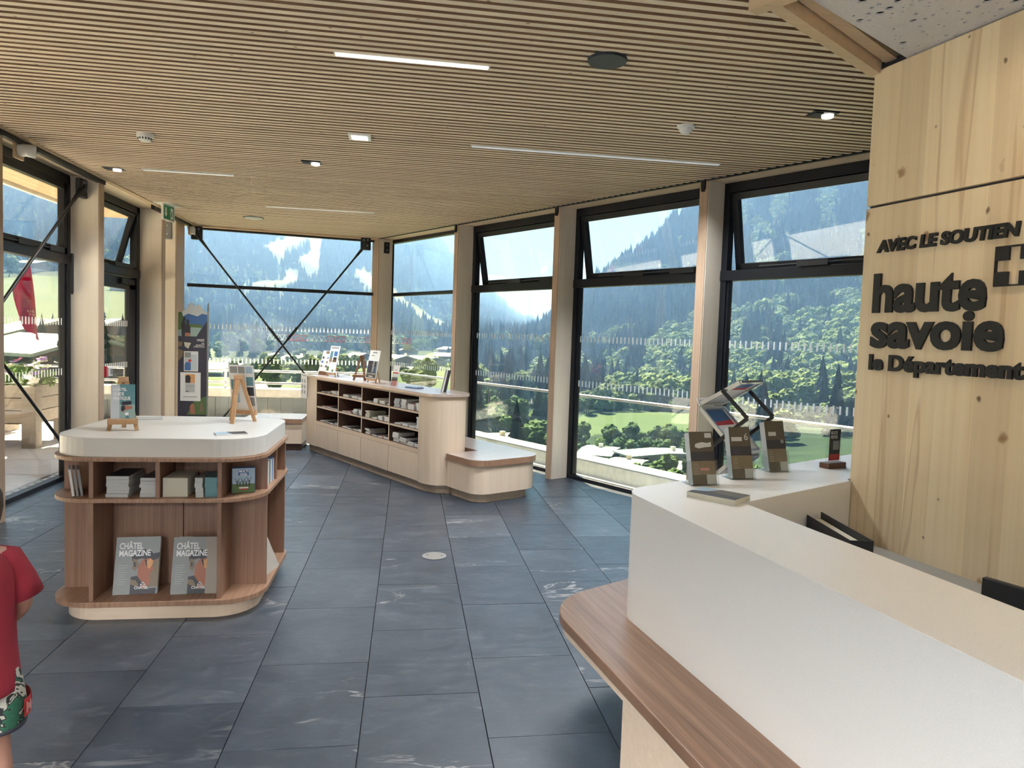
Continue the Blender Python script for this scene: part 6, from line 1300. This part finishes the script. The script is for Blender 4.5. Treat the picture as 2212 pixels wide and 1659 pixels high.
# ================================================================= CHILD AT THE FRAME EDGE
def child():
    t = thing('person', 'child in a red t-shirt and printed shorts standing beside the display island', 'person', TR(-1.325, 2.40, 0, math.radians(62)))
    me = bpy.data.meshes.new('body'); V_ = []; E_ = []; R_ = []
    def add(p, r, parent=None):
        V_.append(p); R_.append(r if isinstance(r, tuple) else (r, r)); i = len(V_)-1
        if parent is not None: E_.append((parent, i))
        return i
    pelvis = add((0, 0, .53), (.095, .075)); belly = add((0, .005, .64), (.085, .07), pelvis); chest = add((0, 0, .80), (.098, .075), belly); neckb = add((0, -.005, .905), (.05, .045), chest); neck = add((0, 0, .955), .036, neckb)
    jaw = add((0, .018, .995), (.05, .056), neck); head = add((0, .004, 1.07), (.074, .086), jaw); crown = add((0, -.004, 1.135), (.06, .07), head)
    for sx in (-1, 1):
        hip = add((sx*.065, 0, .47), .074, pelvis); knee = add((sx*.078, .012, .28), .048, hip); calf = add((sx*.08, -.008, .19), .047, knee); ank = add((sx*.08, -.012, .065), .028, calf); toe = add((sx*.085, .10, .028), (.03, .024), ank)
        sh = add((sx*.115, -.003, .885), .047, neckb); el = add((sx*.158, -.025, .715), .033, sh); wr_ = add((sx*.150, .10, .61), .024, el); palm = add((sx*.155, .155, .595), (.027, .015), wr_)
        for k, (dx, ln) in enumerate(((-.022, .038), (-.008, .046), (.006, .048), (.019, .04))):
            a = add((sx*.155+dx, .175+ln*.4, .572), .0085, palm); b = add((sx*.155+dx, .175+ln, .556), .007, a)
        a = add((sx*(.155-.03), .155, .575), .009, palm); add((sx*(.155-.04), .185, .57), .0075, a)
    me.from_pydata(V_, E_, []); o = link('body', me, t); md = o.modifiers.new('skin', 'SKIN'); md.use_smooth_shade = True
    for i, sv in enumerate(me.skin_vertices[0].data): sv.radius = R_[i]; sv.use_root = (i == 0)
    sb_ = o.modifiers.new('smooth', 'SUBSURF'); sb_.levels = 2; sb_.render_levels = 2; me.materials.append(MATS['skin'])
    def loft(name, rings, mat, n=28, jit=0, sd=1):
        rr = random.Random(sd); m = MB(); k = len(rings)
        for (cx, cy_, z, rx, ry) in rings:
            for i in range(n):
                a = 2*PI*i/n; j = 1+jit*math.sin(3*a+z*23)*.5+rr.uniform(-jit, jit)*.25; m.v.append((cx+rx*j*math.cos(a), cy_+ry*j*math.sin(a), z))
        for q in range(k-1):
            for i in range(n): j = (i+1) % n; m.f.append((q*n+i, q*n+j, (q+1)*n+j, (q+1)*n+i)); m.m.append(0)
        ob = m.obj(name, mat, t, smooth=True); s_ = ob.modifiers.new('cloth', 'SOLIDIFY'); s_.thickness = .004; s2 = ob.modifiers.new('smooth', 'SUBSURF'); s2.levels = 1; s2.render_levels = 1; return ob
    loft('t_shirt', [(0, 0, .475, .148, .112), (0, 0, .50, .150, .113), (0, 0, .60, .136, .10), (0, 0, .72, .132, .098), (0, 0, .82, .142, .098), (0, -.002, .88, .132, .088), (0, -.004, .915, .085, .068), (0, -.004, .932, .056, .054)], 'shirt_red', jit=.035)
    for sx in (-1, 1):
        m = MB(); n = 20; A = [Vector((sx*.07, 0, .878)), Vector((sx*.108, -.004, .868)), Vector((sx*.140, -.016, .80)), Vector((sx*.154, -.024, .748))]; rad = (.056, .060, .058, .062)
        for q, (c, r_) in enumerate(zip(A, rad)):
            d = (A[min(q+1, 3)]-A[max(q-1, 0)]).normalized(); u = d.cross(Vector((0, 1, 0))).normalized(); v = d.cross(u)
            for i in range(n): a = 2*PI*i/n; m.v.append(tuple(c+(u*math.cos(a)+v*math.sin(a))*r_))
        for q in range(3):
            for i in range(n): j = (i+1) % n; m.f.append((q*n+i, q*n+j, (q+1)*n+j, (q+1)*n+i)); m.m.append(0)
        ob = m.obj('sleeve', 'shirt_red', t, smooth=True); ob.modifiers.new('cloth', 'SOLIDIFY').thickness = .004
    # printed shorts: green, cream and dark patches with a pink block
    m_, t_, b_ = nmat('shorts_print'); v = coords(t_, (1, 1, 1)); n_ = N(t_, 'ShaderNodeTexNoise', Scale=11.0, Detail=3, Distortion=1.5); L(t_, v, n_.inputs['Vector'])
    L(t_, ramp(t_, n_.outputs[0], ((.36, (.02, .10, .055, 1)), (.46, (.03, .13, .07, 1)), (.48, (.02, .02, .02, 1)), (.52, (.42, .40, .34, 1)), (.60, (.46, .44, .38, 1)), (.63, (.03, .03, .03, 1)))).outputs[0], b_.inputs['Base Color']); b_.inputs['Roughness'].default_value = .85
    m_.node_tree.nodes['Color Ramp'].color_ramp.interpolation = 'CONSTANT'
    for sx in (-1, 1): loft('shorts_leg', [(sx*.078, .008, .345, .088, .098), (sx*.078, .006, .36, .090, .10), (sx*.072, 0, .42, .086, .10), (sx*.064, 0, .50, .080, .10), (sx*.058, 0, .56, .07, .09)], 'shorts_print', 24, .03)
    for sx in (-1, 1): loft('shorts_hem', [(sx*.078, .008, .338, .089, .099), (sx*.078, .008, .356, .0915, .1015)], 'ink_dark', 24, .02)
    m = MB(); n = 10
    for i in range(n):
        a0, a1 = math.radians(-75+i*10), math.radians(-65+i*10); P_ = lambda a, z: (.078+.096*math.cos(a), .005+.107*math.sin(a), z)
        m.quad([P_(a0, .375), P_(a1, .375), P_(a1, .435), P_(a0, .435)])
    m.obj('print_block', 'ink_red', t)
    tx = text('lettering', 'MARVEL', .05, 'ink_pink', t, Matrix.Identity(4), bold=.0015); mm = tx.data; w0 = max(v.co.x for v in mm.vertices)
    for v in mm.vertices: a = math.radians(-72+v.co.x/w0*92); v.co = (.078+.0985*math.cos(a), .005+.1095*math.sin(a), .387+v.co.y)
    # hair, face, shoes
    hm_ = MB().lathe(((.083, -.03), (.092, .02), (.090, .06), (.07, .10), (.035, .122), (0, .126)), 24, Matrix.Translation((0, -.012, 1.055)) @ Matrix.Diagonal((.88, 1.02, .92, 1))); ho = hm_.obj('hair', 'hair', t, smooth=True)
    for sx in (-1, 1):
        MB().lathe(((.004, -.008), (.010, 0), (.004, .008)), 12, Matrix.Translation((sx*.030, .080, 1.045))).obj('eye', 'ink_dark', t, smooth=True)
        MB().lathe(((.006, -.02), (.014, 0), (.008, .02)), 12, Matrix.Translation((sx*.079, -.006, 1.035))).obj('ear', 'skin', t, smooth=True)
        MB().prism(rrect(-.036, .036, -.05, .135, .034), 0, .05, Matrix.Translation((sx*.083, -.005, 0))).obj('shoe', 'shoe', t, bevel=.012)
    MB().tube((0, .082, 1.035), (0, .10, 1.012), .006, 10, .012).obj('nose', 'skin', t, smooth=True); MB().box(-.02, .02, .07, .082, .982, .988).obj('mouth', 'ink_skin', t)
child()
